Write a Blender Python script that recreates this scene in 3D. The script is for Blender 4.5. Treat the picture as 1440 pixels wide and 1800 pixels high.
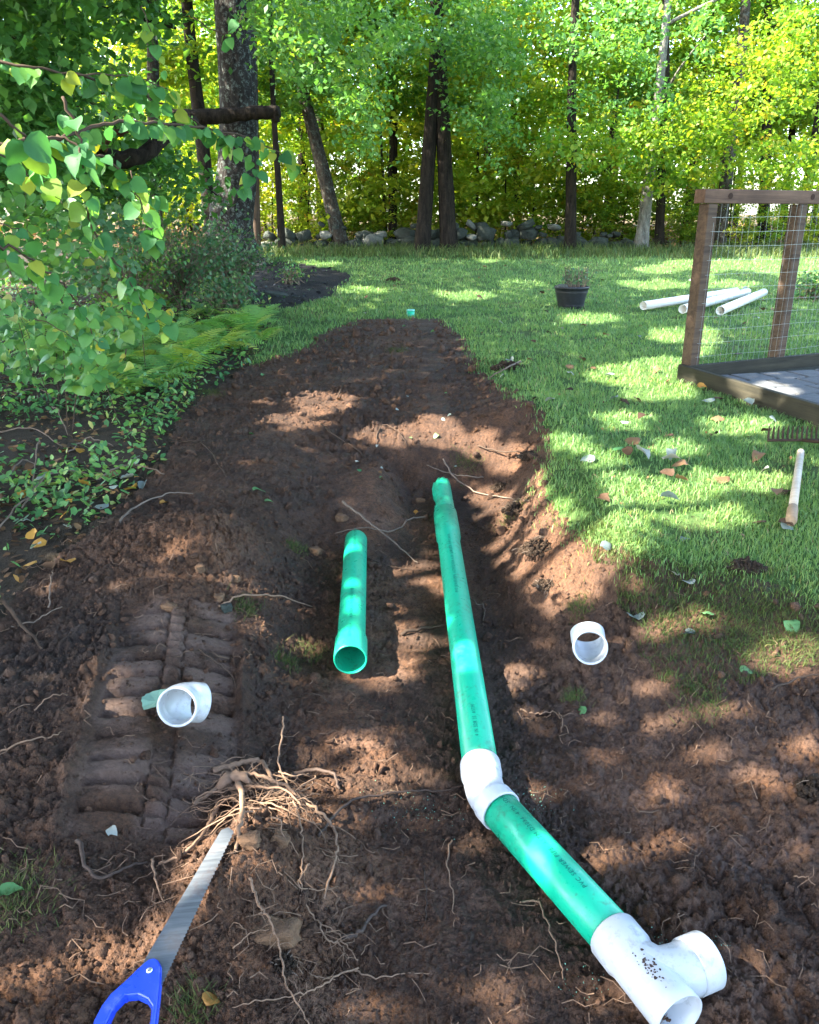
import bpy, bmesh, math, random
import numpy as np
from mathutils import Vector, Matrix, Quaternion
random.seed(7); RNG = np.random.default_rng(7)
R_ = math.radians
SC = bpy.context.scene
COL = SC.collection
for o in list(bpy.data.objects): bpy.data.objects.remove(o)

# ------------------------------------------------------------------ camera, sky, sun, exposure
PITCH = R_(20.0); CAMZ = 1.6
cam_d = bpy.data.cameras.new('camera'); cam = bpy.data.objects.new('camera', cam_d); COL.objects.link(cam)
cam.location = (0, 0, CAMZ); cam.rotation_euler = (R_(90) - PITCH, 0, 0)
cam_d.sensor_fit = 'HORIZONTAL'; cam_d.sensor_width = 36; cam_d.lens = 36; cam_d.clip_start = .05; cam_d.clip_end = 500
SC.camera = cam

SUN_AZ = math.atan2(-.80, -.22)      # compass direction of the sun: from the left, a little behind the camera
SUN_EL = R_(43)
SUN = Vector((math.cos(SUN_EL) * -.964, math.cos(SUN_EL) * -.265, math.sin(SUN_EL))).normalized()
w = bpy.data.worlds.new('World'); SC.world = w; w.use_nodes = True
nt = w.node_tree; nt.nodes.clear()
sky = nt.nodes.new('ShaderNodeTexSky'); sky.sky_type = 'NISHITA'; sky.sun_disc = False
sky.sun_elevation = SUN_EL; sky.sun_rotation = math.atan2(SUN.x, SUN.y)
sky.air_density = 1.0; sky.dust_density = 1.5; sky.ozone_density = 1.0
bg = nt.nodes.new('ShaderNodeBackground'); bg.inputs[1].default_value = .15
wo = nt.nodes.new('ShaderNodeOutputWorld')
nt.links.new(sky.outputs[0], bg.inputs[0]); nt.links.new(bg.outputs[0], wo.inputs[0])
sl = bpy.data.lights.new('sun', 'SUN'); sl.energy = 4.3; sl.angle = R_(.5); sl.color = (1, .93, .80)
so = bpy.data.objects.new('sun', sl); COL.objects.link(so)
so.rotation_euler = SUN.to_track_quat('Z', 'Y').to_euler(); so.location = (-8, -3, 12)
SC.view_settings.view_transform = 'Standard'; SC.view_settings.look = 'None'
SC.view_settings.exposure = 3.3; SC.view_settings.gamma = 1; SC.view_settings.use_curve_mapping = False
try:
    SC.cycles.max_bounces = 7; SC.cycles.diffuse_bounces = 4; SC.cycles.glossy_bounces = 2
    SC.cycles.transmission_bounces = 4; SC.cycles.transparent_max_bounces = 6
    SC.cycles.sample_clamp_indirect = 6; SC.cycles.use_denoising = True
except Exception: pass

# ------------------------------------------------------------------ noise
_perm = np.random.default_rng(3).permutation(512)
_perm = np.concatenate([_perm, _perm, _perm])
_ang = np.random.default_rng(4).random(512) * 2 * np.pi
_gx, _gy = np.cos(_ang), np.sin(_ang)
def perlin(x, y):
    xi = np.floor(x).astype(np.int64); yi = np.floor(y).astype(np.int64)
    xf = x - xi; yf = y - yi
    u = xf * xf * xf * (xf * (xf * 6 - 15) + 10); v = yf * yf * yf * (yf * (yf * 6 - 15) + 10)
    def g(ix, iy, dx, dy):
        h = _perm[(_perm[ix & 511] + iy) & 511]
        return _gx[h] * dx + _gy[h] * dy
    a = g(xi, yi, xf, yf); b = g(xi + 1, yi, xf - 1, yf)
    c = g(xi, yi + 1, xf, yf - 1); d = g(xi + 1, yi + 1, xf - 1, yf - 1)
    return (a + (b - a) * u) + ((c + (d - c) * u) - (a + (b - a) * u)) * v
def sstep(a, b, x):
    t = np.clip((x - a) / (b - a), 0, 1); return t * t * (3 - 2 * t)
def gauss(x, y, cx, cy, sx, sy, rot=0):
    c, s = math.cos(rot), math.sin(rot)
    dx, dy = x - cx, y - cy
    return np.exp(-(((dx * c + dy * s) / sx) ** 2 + ((-dx * s + dy * c) / sy) ** 2))

# ------------------------------------------------------------------ terrain height
T0 = np.array([-.87, 2.80]); T1 = np.array([-.66, 1.66]); TD = (T1 - T0) / np.linalg.norm(T1 - T0); TN = np.array([-TD[1], TD[0]])
def track_local(x, y):
    dx, dy = x - T0[0], y - T0[1]
    return dx * TD[0] + dy * TD[1], (dx * TN[0] + dy * TN[1]) * 1.13      # along, across
def base_h(x, y):
    zc = np.interp(y, [-9, 0, 3, 4.0, 4.55, 4.85, 5.2, 6.2, 7.5, 9.8, 13, 17, 21, 30, 60, 130], [0, 0, 0, .04, .09, .26, .33, .37, .42, .46, .52, .70, .80, .92, 1.1, 1.5])
    zr = np.interp(y, [-9, 0, 1.5, 2.2, 2.6, 2.9, 3.3, 4.2, 6.4, 10, 13, 17, 21, 30, 60, 130], [0, .02, .04, .09, .17, .28, .37, .44, .46, .47, .52, .70, .80, .92, 1.1, 1.5])
    zl = np.interp(y, [-9, 0, 1.2, 2.3, 3.2, 4.5, 6.5, 10, 13, 17, 21, 30, 60, 130], [.1, .1, .14, .20, .27, .33, .38, .46, .54, .72, .80, .92, 1.1, 1.5])
    zc = np.maximum(zc, (.25 * sstep(3.2, 4.6, y)) * sstep(.14, -.22, x) * sstep(5.2, 4.7, y))
    xr0 = np.interp(y, [.5, 1.3, 1.9, 2.4, 3, 5], [1.15, 1.0, .72, .50, .36, .36])
    wr = sstep(0, 1, (x - xr0 + .02) / .60)
    wl = sstep(0, 1, (-.38 - x) / .50)
    z = zc + wr * (zr - zc) + wl * (zl - zc)
    # ridge of spoil along the right lip, spoil heap left, root mound in front
    z = z + .065 * gauss(x, y, .62, 3.7, .16, .75, -.12) * (1 - .3 * sstep(4.2, 5, y)) + .05 * gauss(x, y, .82, 3.1, .22, .3)
    z = z + .11 * gauss(x, y, -.92, 3.25, .42, .26) + .05 * gauss(x, y, -.55, 2.75, .12, .5)
    z = z + .20 * gauss(x, y, -.40, 1.52, .17, .28, -.25) + .07 * gauss(x, y, -.62, 1.05, .2, .2) + .10 * gauss(x, y, -.28, 1.12, .16, .22)
    z = z + .10 * gauss(x, y, .58, 5.15, .35, .22) + .05 * gauss(x, y, .95, 7.0, .35, .18)
    z = z + .12 * sstep(-1.8, -4.5, x) * sstep(14, 9, y) + .03 * gauss(x, y, 1.42, 2.72, .32, .12, -.5)
    z = z + .05 * perlin(x * .35 + 7, y * .35 + 3) * sstep(8, 14, y)
    return z
def soilness(x, y):                                    # roughly where the ground is bare and lumpy, 0..1
    right = np.interp(y, [0, 2.1, 2.5, 2.9, 3.6, 5, 6, 7.6, 9, 9.8], [3.5, 2.6, 1.1, .9, .85, .95, .9, .6, .3, 0])
    left = np.interp(y, [0, 2.3, 3.2, 5, 6.5, 8, 9.8], [-2.4, -1.5, -1.5, -1.5, -1.45, -1.0, -.5])
    return sstep(right + .12, right - .12, x) * sstep(left - .12, left + .12, x) * sstep(9.9, 9.3, y)
def H(x, y):
    x = np.asarray(x, float); y = np.asarray(y, float)
    z = base_h(x, y)
    s = soilness(x, y)
    t, q = track_local(x, y)
    inT = sstep(.262, .235, np.abs(q)) * sstep(-.05, .03, t) * sstep(1.20, 1.06, t)
    calm = np.clip(.15 + 1.3 * (perlin(x * 1.7 + 3, y * 1.7) + .1), .08, 1)
    trench = sstep(.42, .3, np.abs(x)) * sstep(4.6, 4.3, y)
    s2 = np.maximum(s, sstep(.30, .42, x) * sstep(1.25, 1.0, x) * sstep(2.4, 2.7, y) * sstep(5, 4.6, y) * .9)
    rough = s2 * (1 - .90 * inT) * (1 - .45 * trench) * (.35 + .65 * calm)
    wx = x + .03 * perlin(x * 9 + 5, y * 9); wy = y + .03 * perlin(x * 9, y * 9 + 8)
    d = .030 * perlin(wx * 2.6, wy * 2.6) + .034 * (np.abs(perlin(wx * 6.3 + 9, wy * 6.3)) - .2)
    d = d + .046 * (np.abs(perlin(wx * 13 + 1, wy * 13 + 4)) - .2) + .032 * (np.abs(perlin(wx * 27, wy * 27 + 2)) - .2) + .016 * (np.abs(perlin(wx * 55 + 7, wy * 55 + 2)) - .2) + .013 * perlin(wx * 61 + 3, wy * 61)
    z = z + rough * d * 1.25 + .010 * perlin(x * 4, y * 4) * (.4 + s)
    z = z + s * .009 * perlin(x * 120 + 3, y * 120) * (1 - .85 * inT) * sstep(5, 3, y)
    # machine track: two columns of lug prints with a chopped rib between
    wob = .012 * perlin(x * 7, y * 7 + 3)
    lug = .5 + .5 * np.sin((t + wob + .012 * np.sin(q * 9)) / .098 * 2 * np.pi + np.where(q > 0, 0, 1.9))
    lug = sstep(.36, .18, lug)
    cols = sstep(.0, .016, np.abs(np.abs(q) - .13) * -1 + .098)
    rib = sstep(.035, .02, np.abs(q)) * sstep(.3, .7, .5 + .5 * np.sin(t / .05 * 2 * np.pi))
    keep = np.clip(.65 + 2.2 * perlin(x * 3.1 + 11, y * 3.1), .15, 1)
    z = z + inT * (-.020 - .046 * lug * cols * keep - .016 * (1 - cols) * sstep(.05, .03, np.abs(q)) + .026 * rib * keep) + .022 * keep * sstep(.05, 0, np.abs(np.abs(q) - .255)) * sstep(0, .1, t) * sstep(1.2, 1.05, t)
    return z
def h1(x, y): return float(H(np.array([x]), np.array([y]))[0])

# ------------------------------------------------------------------ where a line of sight in the photograph meets the place
FW = Vector((0, math.cos(PITCH), -math.sin(PITCH))); UP = Vector((0, math.sin(PITCH), math.cos(PITCH))); RT = Vector((1, 0, 0))
CAM = Vector((0, 0, CAMZ))
def ray(px, py): return (FW + RT * ((px - 720) / 1440) + UP * ((900 - py) / 1440))
def PZ(px, py, z):                                     # at height z
    r = ray(px, py); k = (z - CAMZ) / r.z; return CAM + r * k
def PY(px, py, y):                                     # at distance y
    r = ray(px, py); return CAM + r * (y / r.y)
_K = np.concatenate([np.linspace(.9, 8, 700), np.linspace(8.05, 40, 400)])
def G(px, py, lift=0.0):                               # on the ground
    r = ray(px, py)
    xs, ys, zs = r.x * _K, r.y * _K, CAMZ + r.z * _K
    d = zs - H(xs, ys)
    i = int(np.argmax(d < 0)) if (d < 0).any() else len(_K) - 1
    k = _K[max(i - 1, 0)] + (_K[i] - _K[max(i - 1, 0)]) * .5
    p = CAM + r * k
    return Vector((p.x, p.y, h1(p.x, p.y) + lift))
def project(x, y, z):                                  # arrays -> photograph pixels (1440 x 1800)
    dy, dz = y, z - CAMZ
    f = dy * FW.y + dz * FW.z; u = dy * UP.y + dz * UP.z
    f = np.maximum(f, .01)
    return 720 + 1440 * x / f, 900 - 1440 * u / f
def inside(poly, x, y):
    x = np.asarray(x); y = np.asarray(y); r = np.zeros(x.shape, bool); n = len(poly)
    for i in range(n):
        x0, y0 = poly[i]; x1, y1 = poly[(i + 1) % n]
        if y0 == y1: continue
        c = ((y0 > y) != (y1 > y)) & (x < (x1 - x0) * (y - y0) / (y1 - y0) + x0)
        r ^= c
    return r

# ------------------------------------------------------------------ materials
class NT:
    def __init__(s, name):
        s.m = bpy.data.materials.new(name); s.m.use_nodes = True; s.t = s.m.node_tree; s.t.nodes.clear()
        s.out = s.n('ShaderNodeOutputMaterial')
    def n(s, t, **k):
        nd = s.t.nodes.new(t)
        for a, b in k.items(): setattr(nd, a, b)
        return nd
    def l(s, a, b): s.t.links.new(a, b)
    def coord(s): return s.n('ShaderNodeTexCoord').outputs['Object']
    def geo(s): return s.n('ShaderNodeNewGeometry').outputs['Position']
    def noise(s, scale, detail=4, rough=.6, vec=None, dist=0):
        nd = s.n('ShaderNodeTexNoise'); nd.inputs['Scale'].default_value = scale
        nd.inputs['Detail'].default_value = detail; nd.inputs['Roughness'].default_value = rough
        nd.inputs['Distortion'].default_value = dist
        s.l(vec if vec is not None else s.geo(), nd.inputs['Vector']); return nd.outputs['Fac']
    def ramp(s, fac, stops):
        nd = s.n('ShaderNodeValToRGB'); e = nd.color_ramp.elements
        while len(e) < len(stops): e.new(.5)
        for i, (p, c) in enumerate(stops):
            e[i].position = p; e[i].color = (c if len(c) == 4 else (*c, 1)) if not isinstance(c, (int, float)) else (c, c, c, 1)
        s.l(fac, nd.inputs[0]); return nd.outputs[0]
    def mix(s, fac, a, b, mode='MIX'):
        nd = s.n('ShaderNodeMix', data_type='RGBA', blend_type=mode)
        for v, i in ((fac, 0), (a, 6), (b, 7)):
            if isinstance(v, bpy.types.NodeSocket): s.l(v, nd.inputs[i])
            elif isinstance(v, (int, float)): nd.inputs[i].default_value = v if i == 0 else (v, v, v, 1)
            else: nd.inputs[i].default_value = (*v, 1)
        return nd.outputs[2]
    def attr(s, name, out='Fac'): return s.n('ShaderNodeAttribute', attribute_name=name).outputs[out]
    def bump(s, h, strength, dist, prev=None):
        nd = s.n('ShaderNodeBump'); nd.inputs['Strength'].default_value = strength; nd.inputs['Distance'].default_value = dist
        s.l(h, nd.inputs['Height'])
        if prev is not None: s.l(prev, nd.inputs['Normal'])
        return nd.outputs[0]
    def bsdf(s, col, rough=.8, normal=None, spec=.3, **k):
        b = s.n('ShaderNodeBsdfPrincipled')
        for v, i in ((col, 'Base Color'), (rough, 'Roughness')):
            if isinstance(v, bpy.types.NodeSocket): s.l(v, b.inputs[i])
            else: b.inputs[i].default_value = v if not isinstance(v, tuple) else (*v, 1)
        b.inputs['Specular IOR Level'].default_value = spec
        for a, v in k.items(): b.inputs[a].default_value = v
        if normal is not None: s.l(normal, b.inputs['Normal'])
        s.l(b.outputs[0], s.out.inputs[0]); return b

def soil_mat():
    s = NT('soil'); g = s.geo()
    big = s.noise(2.1, 5, .62, g, .4); mid = s.noise(11, 6, .7, g, .3); fine = s.noise(70, 5, .75, g); grit = s.noise(260, 3, .7, g)
    tint = s.attr('tint')
    c1 = s.ramp(big, [(.36, (.034, .0205, .0135)), (.50, (.064, .037, .0225)), (.66, (.115, .062, .034))])
    c2 = s.ramp(mid, [(.30, (.020, .012, .009)), (.52, (.085, .047, .028)), (.75, (.16, .088, .050))])
    c = s.mix(.5, c1, c2)
    c = s.mix(tint, c, s.ramp(mid, [(.28, (.085, .046, .027)), (.55, (.185, .098, .053)), (.8, (.26, .145, .085))]))
    mud = s.attr('mud')
    c = s.mix(mud, c, s.ramp(fine, [(.3, (.095, .066, .053)), (.6, (.15, .105, .085)), (.85, (.20, .145, .115))]))
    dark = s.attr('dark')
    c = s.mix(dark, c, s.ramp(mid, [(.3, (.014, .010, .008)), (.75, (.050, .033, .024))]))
    mm = s.n('ShaderNodeMath', operation='MULTIPLY'); im = s.n('ShaderNodeMath', operation='SUBTRACT'); im.inputs[0].default_value = 1.0; s.l(mud, im.inputs[1]); s.l(im.outputs[0], mm.inputs[0]); s.l(s.ramp(fine, [(.35, .75), (.6, 0)]), mm.inputs[1])
    c = s.mix(mm.outputs[0], c, (.018, .011, .008))
    c = s.mix(1.0, c, (1.38, 1.24, 1.12), 'MULTIPLY')
    c = s.mix(s.ramp(grit, [(.70, 0), (.78, .5)]), c, (.26, .18, .12))
    r = s.ramp(s.noise(5, 4, .6, g), [(.35, .62), (.6, .95)])
    n = s.bump(mid, 1.0, .03); n = s.bump(fine, 1.0, .018, n); n = s.bump(grit, 1.0, .006, n)
    s.bsdf(c, r, n, .35); return s.m
def plain_mat(name, a, b, scale=8, rough=.9, bump=.5, bd=.01, detail=5):
    s = NT(name); g = s.geo(); f = s.noise(scale, detail, .65, g); f2 = s.noise(scale * 7, 4, .7, g)
    c = s.mix(.5, s.ramp(f, [(.32, a), (.68, b)]), s.ramp(f2, [(.3, a), (.7, b)]))
    s.bsdf(c, rough, s.bump(f2, bump, bd), .25); return s.m
def lawn_mat():
    s = NT('lawn_turf'); g = s.geo()
    a = s.noise(1.3, 5, .65, g); b = s.noise(24, 5, .7, g); d = s.noise(.5, 3, .5, g)
    c = s.ramp(b, [(.3, (.026, .042, .014)), (.5, (.055, .105, .030)), (.72, (.10, .165, .045))])
    c = s.mix(s.ramp(a, [(.52, 0), (.70, .55)]), c, (.085, .065, .030))
    s.bsdf(c, .95, s.bump(b, .8, .03), .1); return s.m
def leaf_mat(name, stops, trans=.45, rough=.45, src='v', spec=.35, tmul=(1.25, 1.25, .45)):
    s = NT(name)
    if src == 'v': f = s.attr('v')
    else: f = s.n('ShaderNodeObjectInfo').outputs['Random']
    c = s.ramp(f, stops)
    c = s.mix(.25, c, s.mix(1.0, c, s.ramp(s.noise(30, 3, .6, s.geo()), [(.3, .35), (.7, 1.0)]), 'MULTIPLY'))
    b = s.bsdf(c, rough, None, spec)
    t = s.n('ShaderNodeBsdfTranslucent'); s.l(s.mix(1.0, c, tmul, 'MULTIPLY'), t.inputs[0])
    m = s.n('ShaderNodeMixShader'); m.inputs[0].default_value = trans
    s.l(b.outputs[0], m.inputs[1]); s.l(t.outputs[0], m.inputs[2]); s.l(m.outputs[0], s.out.inputs[0]); return s.m
def bark_mat(name, a, b, lichen=0.0, scale=1.0):
    s = NT(name); g = s.coord()
    mp = s.n('ShaderNodeMapping'); mp.inputs['Scale'].default_value = (9 * scale, 9 * scale, 1.6 * scale); s.l(g, mp.inputs[0])
    f = s.noise(1.6, 6, .7, mp.outputs[0], .6); p = s.noise(14, 5, .7, g)
    c = s.ramp(f, [(.34, a), (.62, b)])
    c = s.mix(s.ramp(p, [(.55, 0), (.68, .5)]), c, tuple(min(1, v * 1.7) for v in b))
    if lichen:
        c = s.mix(s.ramp(s.noise(13, 7, .8, g, .3), [(.52, 0), (.60, lichen)]), c, (.27, .33, .29))
    n = s.bump(f, 1.0, .05); n = s.bump(p, .6, .01, n)
    s.bsdf(c, .92, n, .15); return s.m
def pvc_mat(name, col, rough=.32, dirt=.5, dirtcol=(.05, .03, .02)):
    s = NT(name); g = s.geo()
    f = s.noise(7, 7, .75, g); k = s.noise(55, 4, .7, g)
    m = s.ramp(s.mix(.5, f, k), [(.53, 0), (.62, dirt)])
    c = s.mix(m, col, dirtcol)
    c = s.mix(s.ramp(s.noise(2.5, 3, .5, g), [(.4, 0), (.7, .12)]), c, dirtcol)
    r = s.ramp(s.noise(28, 5, .6, g), [(.3, rough * .8), (.7, rough * 1.6)])
    s.bsdf(c, r, s.bump(k, .03, .002), .5); return s.m
def wood_mat(name, a, b, axis=0, scale=1.0, rough=.75):
    s = NT(name); g = s.coord()
    mp = s.n('ShaderNodeMapping'); sc = [26 * scale] * 3; sc[axis] = 1.6 * scale; mp.inputs['Scale'].default_value = sc; s.l(g, mp.inputs[0])
    f = s.noise(1.0, 6, .7, mp.outputs[0], .8); k = s.noise(3.2, 4, .6, g)
    c = s.mix(s.ramp(k, [(.35, 0), (.7, .5)]), s.ramp(f, [(.32, a), (.66, b)]), tuple(v * .5 for v in a))
    s.bsdf(c, rough, s.bump(f, .5, .006), .25); return s.m
def flat_mat(name, col, rough=.5, spec=.4, metal=0.0, var=.25, scale=20):
    s = NT(name); f = s.noise(scale, 5, .65, s.geo())
    c = s.ramp(f, [(.3, tuple(v * (1 - var) for v in col)), (.7, tuple(min(1, v * (1 + var)) for v in col))])
    b = s.bsdf(c, rough, s.bump(f, .15, .003), spec); b.inputs['Metallic'].default_value = metal; return s.m

M = {}
M['soil'] = soil_mat()
M['lawn'] = lawn_mat()
M['undergrowth'] = plain_mat('leaf_mould', (.010, .008, .005), (.060, .042, .024), 14, .95, .9, .03)
M['mulch'] = plain_mat('black_mulch', (.004, .004, .005), (.018, .015, .018), 18, .85, 1.0, .05)
M['forest'] = plain_mat('forest_litter', (.035, .026, .012), (.16, .11, .045), 6, .95, .8, .05)
M['grass'] = leaf_mat('grass_blade', [(0, (.095, .195, .070)), (.45, (.18, .31, .10)), (.8, (.27, .38, .10)), (.93, (.36, .38, .12)), (1, (.38, .30, .16))], .35, .5, tmul=(1.1, 1.2, .5))
M['moss'] = leaf_mat('mossy_turf', [(0, (.030, .055, .012)), (.5, (.070, .105, .022)), (1, (.15, .15, .045))], .25, .7)
M['leaf_near'] = leaf_mat('broad_leaf', [(0, (.040, .15, .055)), (.5, (.075, .235, .075)), (.8, (.13, .30, .065)), (.93, (.22, .32, .05)), (1, (.42, .34, .04))], .45, .6, 'obj', .25)
M['leaf_nearv'] = leaf_mat('broad_leaf_massed', [(0, (.06, .19, .055)), (.5, (.11, .27, .07)), (.85, (.19, .33, .06)), (1, (.36, .36, .06))], .38, .42, 'v', .4)
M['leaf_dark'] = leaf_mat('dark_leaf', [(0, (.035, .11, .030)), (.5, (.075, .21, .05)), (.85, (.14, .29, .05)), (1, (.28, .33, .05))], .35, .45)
M['leaf_blue'] = leaf_mat('cool_green_leaf', [(0, (.07, .19, .06)), (.5, (.13, .29, .075)), (1, (.24, .37, .07))], .5, .45)
M['leaf_yel'] = leaf_mat('yellow_green_leaf', [(0, (.09, .22, .03)), (.35, (.18, .32, .035)), (.65, (.30, .38, .035)), (.9, (.46, .42, .04)), (1, (.55, .30, .05))], .55, .5)
M['leaf_yel2'] = leaf_mat('gold_leaf', [(0, (.18, .31, .03)), (.5, (.34, .41, .04)), (1, (.52, .44, .05))], .55, .5)
M['leaf_shade'] = leaf_mat('canopy_leaf', [(0, (.03, .10, .025)), (1, (.07, .15, .03))], .10, .5)
M['fern'] = leaf_mat('fern_leaf', [(0, (.14, .34, .10)), (.6, (.24, .46, .10)), (1, (.42, .48, .09))], .4, .5, 'obj')
M['weed'] = leaf_mat('weed_leaf', [(0, (.035, .12, .045)), (.5, (.10, .26, .085)), (.85, (.20, .34, .08)), (1, (.42, .42, .16))], .35, .45)
M['shrub'] = leaf_mat('shrub_leaf', [(0, (.035, .10, .045)), (.6, (.075, .18, .075)), (1, (.15, .24, .10))], .3, .5)
M['deadleaf'] = leaf_mat('dead_leaf', [(0, (.045, .024, .014)), (.4, (.12, .065, .030)), (.75, (.22, .13, .06)), (1, (.36, .19, .05))], .15, .7, 'v', .2, (1, .9, .7))
M['deadleaf_o'] = leaf_mat('fallen_brown_leaf', [(0, (.045, .026, .017)), (.5, (.12, .068, .036)), (1, (.24, .14, .07))], .15, .7, 'obj', .2, (1, .9, .7))
M['paleleaf'] = leaf_mat('fallen_pale_leaf', [(0, (.16, .20, .19)), (.5, (.28, .33, .28)), (1, (.42, .40, .33))], .15, .6, 'obj', .3, (1, 1, .8))
M['greenleaf'] = leaf_mat('fallen_green_leaf', [(0, (.05, .19, .07)), (1, (.16, .30, .11))], .25, .5, 'obj', .35)
M['orangeleaf'] = leaf_mat('fallen_orange_leaf', [(0, (.42, .20, .05)), (1, (.55, .33, .06))], .25, .6, 'obj', .25, (1, .9, .6))
M['bark'] = bark_mat('dark_bark', (.006, .005, .004), (.030, .023, .017))
M['bark_big'] = bark_mat('lichened_bark', (.008, .007, .006), (.036, .031, .027), .4)
M['bark_pale'] = bark_mat('pale_bark', (.06, .055, .045), (.22, .20, .17), .3)
M['bark_mid'] = bark_mat('grey_brown_bark', (.012, .010, .008), (.060, .048, .036), .25)
M['rotten'] = bark_mat('rotten_wood', (.016, .009, .006), (.14, .065, .035))
M['twig'] = flat_mat('twig_bark', (.060, .040, .028), .85, .15)
M['twig_pale'] = flat_mat('pale_twig_bark', (.16, .12, .09), .85, .15)
M['root'] = flat_mat('root_skin', (.20, .125, .080), .8, .2, scale=60)
M['root_dark'] = flat_mat('wet_root_skin_and_shadow', (.055, .035, .025), .7, .3, scale=60)
M['green'] = pvc_mat('green_pvc', (.004, .41, .225), .30, .45)
M['green_in'] = flat_mat('green_pvc_inside', (.004, .33, .15), .4, .4, var=.06)
M['print'] = flat_mat('printed_ink', (.003, .12, .09), .5, .3, var=.2, scale=60)
M['white'] = pvc_mat('white_pvc', (.50, .52, .535), .28, .35, (.10, .07, .05))
M['white_in'] = flat_mat('white_pvc_inside', (.74, .76, .76), .3, .4, var=.04)
M['pvc_far'] = flat_mat('cream_pvc', (.78, .75, .68), .35, .4, var=.04)
M['blue'] = pvc_mat('blue_plastic', (.004, .055, .62), .3, .3, (.25, .3, .5))
M['steel'] = None
s = NT('saw_steel'); g = s.coord(); mp = s.n('ShaderNodeMapping'); mp.inputs['Scale'].default_value = (4, 60, 4); s.l(g, mp.inputs[0])
f = s.noise(1.5, 5, .7, mp.outputs[0]); k = s.noise(9, 5, .7, g, .5)
c = s.mix(s.ramp(k, [(.50, 0), (.66, .75)]), s.ramp(f, [(.3, (.12, .135, .155)), (.7, (.27, .29, .31))]), (.16, .10, .075))
b_ = s.bsdf(c, s.ramp(k, [(.4, .30), (.7, .6)]), s.bump(f, .08, .002), .5); b_.inputs['Metallic'].default_value = .55; M['steel'] = s.m
M['postwood'] = wood_mat('treated_post_wood', (.045, .028, .018), (.125, .080, .050), 2)
M['railwood'] = wood_mat('treated_rail_wood', (.070, .038, .024), (.18, .105, .066), 0)
M['boardwood'] = wood_mat('weathered_board_wood', (.016, .015, .010), (.052, .045, .028), 0)
M['knot'] = flat_mat('wood_knot', (.035, .017, .010), .8, .2, scale=60)
M['wire'] = flat_mat('galvanised_wire', (.30, .33, .33), .4, .5, .6, .1)
M['paver'] = plain_mat('grey_paver', (.065, .068, .070), (.14, .142, .142), 18, .9, .4, .006)
M['sand'] = plain_mat('joint_grit', (.020, .022, .015), (.06, .06, .04), 40, .95, .6, .01)
M['pot'] = flat_mat('black_pot_plastic', (.016, .017, .021), .45, .4, var=.4)
M['potsoil'] = plain_mat('potting_soil', (.02, .013, .010), (.14, .09, .06), 40, .95, 1, .03)
M['iron'] = flat_mat('rusty_iron', (.050, .030, .020), .8, .3, .3, .4, 40)
M['handle'] = wood_mat('pale_ash_handle', (.42, .33, .23), (.62, .52, .40), 0, .8, .55)
M['ferrule'] = wood_mat('worn_handle_end', (.26, .17, .10), (.40, .28, .17), 0, .8, .7)
M['clod'] = plain_mat('tan_clod', (.085, .050, .030), (.22, .125, .068), 16, .95, .9, .01)
M['rock'] = plain_mat('field_stone', (.014, .019, .014), (.060, .068, .056), 5, .9, .7, .03)
M['rock2'] = plain_mat('pale_field_stone', (.05, .055, .045), (.20, .20, .17), 4, .9, .7, .03)
M['shaving'] = flat_mat('green_shaving', (.16, .38, .28), .5, .3, var=.3, scale=90)

# ------------------------------------------------------------------ object helpers
def tag(o, label=None, cat=None, group=None, kind=None):
    if label: o['label'] = label
    if cat: o['category'] = cat
    if group: o['group'] = group
    if kind: o['kind'] = kind
    return o
def empty(name, loc=(0, 0, 0)):
    o = bpy.data.objects.new(name, None); o.empty_display_size = .1; COL.objects.link(o); o.location = loc; return o
def link(name, me, parent=None, mat=None):
    if mat is not None and len(me.materials) == 0: me.materials.append(mat)
    o = bpy.data.objects.new(name, me); COL.objects.link(o)
    if parent is not None:
        o.parent = parent
        if parent.type == 'EMPTY' or True:
            # parts are built in world coordinates: undo the parent's placement
            pl = Vector(parent.location); pp = parent.parent
            while pp is not None: pl = pl + Vector(pp.location); pp = pp.parent
            o.location = -pl
    return o
def mesh(name, verts, faces, mat=None, smooth=False, attrs=None):
    me = bpy.data.meshes.new(name)
    V = np.asarray(verts, np.float32)
    F = faces
    if isinstance(F, np.ndarray):
        k = F.shape[1]; me.vertices.add(len(V)); me.vertices.foreach_set('co', V.ravel())
        me.loops.add(F.size); me.loops.foreach_set('vertex_index', F.astype(np.int32).ravel())
        me.polygons.add(len(F)); me.polygons.foreach_set('loop_start', np.arange(0, F.size, k, dtype=np.int32))
        me.update(calc_edges=True)
    else:
        me.from_pydata([tuple(v) for v in V], [], [tuple(f) for f in F]); me.update()
    if attrs:
        for an, av in attrs.items():
            at = me.attributes.new(an, 'FLOAT', 'POINT'); at.data.foreach_set('value', np.asarray(av, np.float32))
    if smooth: me.polygons.foreach_set('use_smooth', [True] * len(me.polygons))
    if mat is not None: me.materials.append(mat)
    return me
def scatter(name, tv, tf, pos, rot, scl, val, mat, smooth=False):
    """many copies of one small template joined into a single mesh. rot: Nx3x3, scl: N or Nx3"""
    tv = np.asarray(tv, float); tf = np.asarray(tf); n = len(pos)
    scl = np.asarray(scl, float)
    if scl.ndim == 1: scl = np.repeat(scl[:, None], 3, 1)
    L = tv[None, :, :] * scl[:, None, :]
    Vv = np.einsum('nij,nkj->nki', rot, L) + np.asarray(pos)[:, None, :]
    F = tf[None] + (np.arange(n) * len(tv))[:, None, None]
    return mesh(name, Vv.reshape(-1, 3), F.reshape(-1, tf.shape[1]), mat, smooth, {'v': np.repeat(val, len(tv))})
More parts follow.
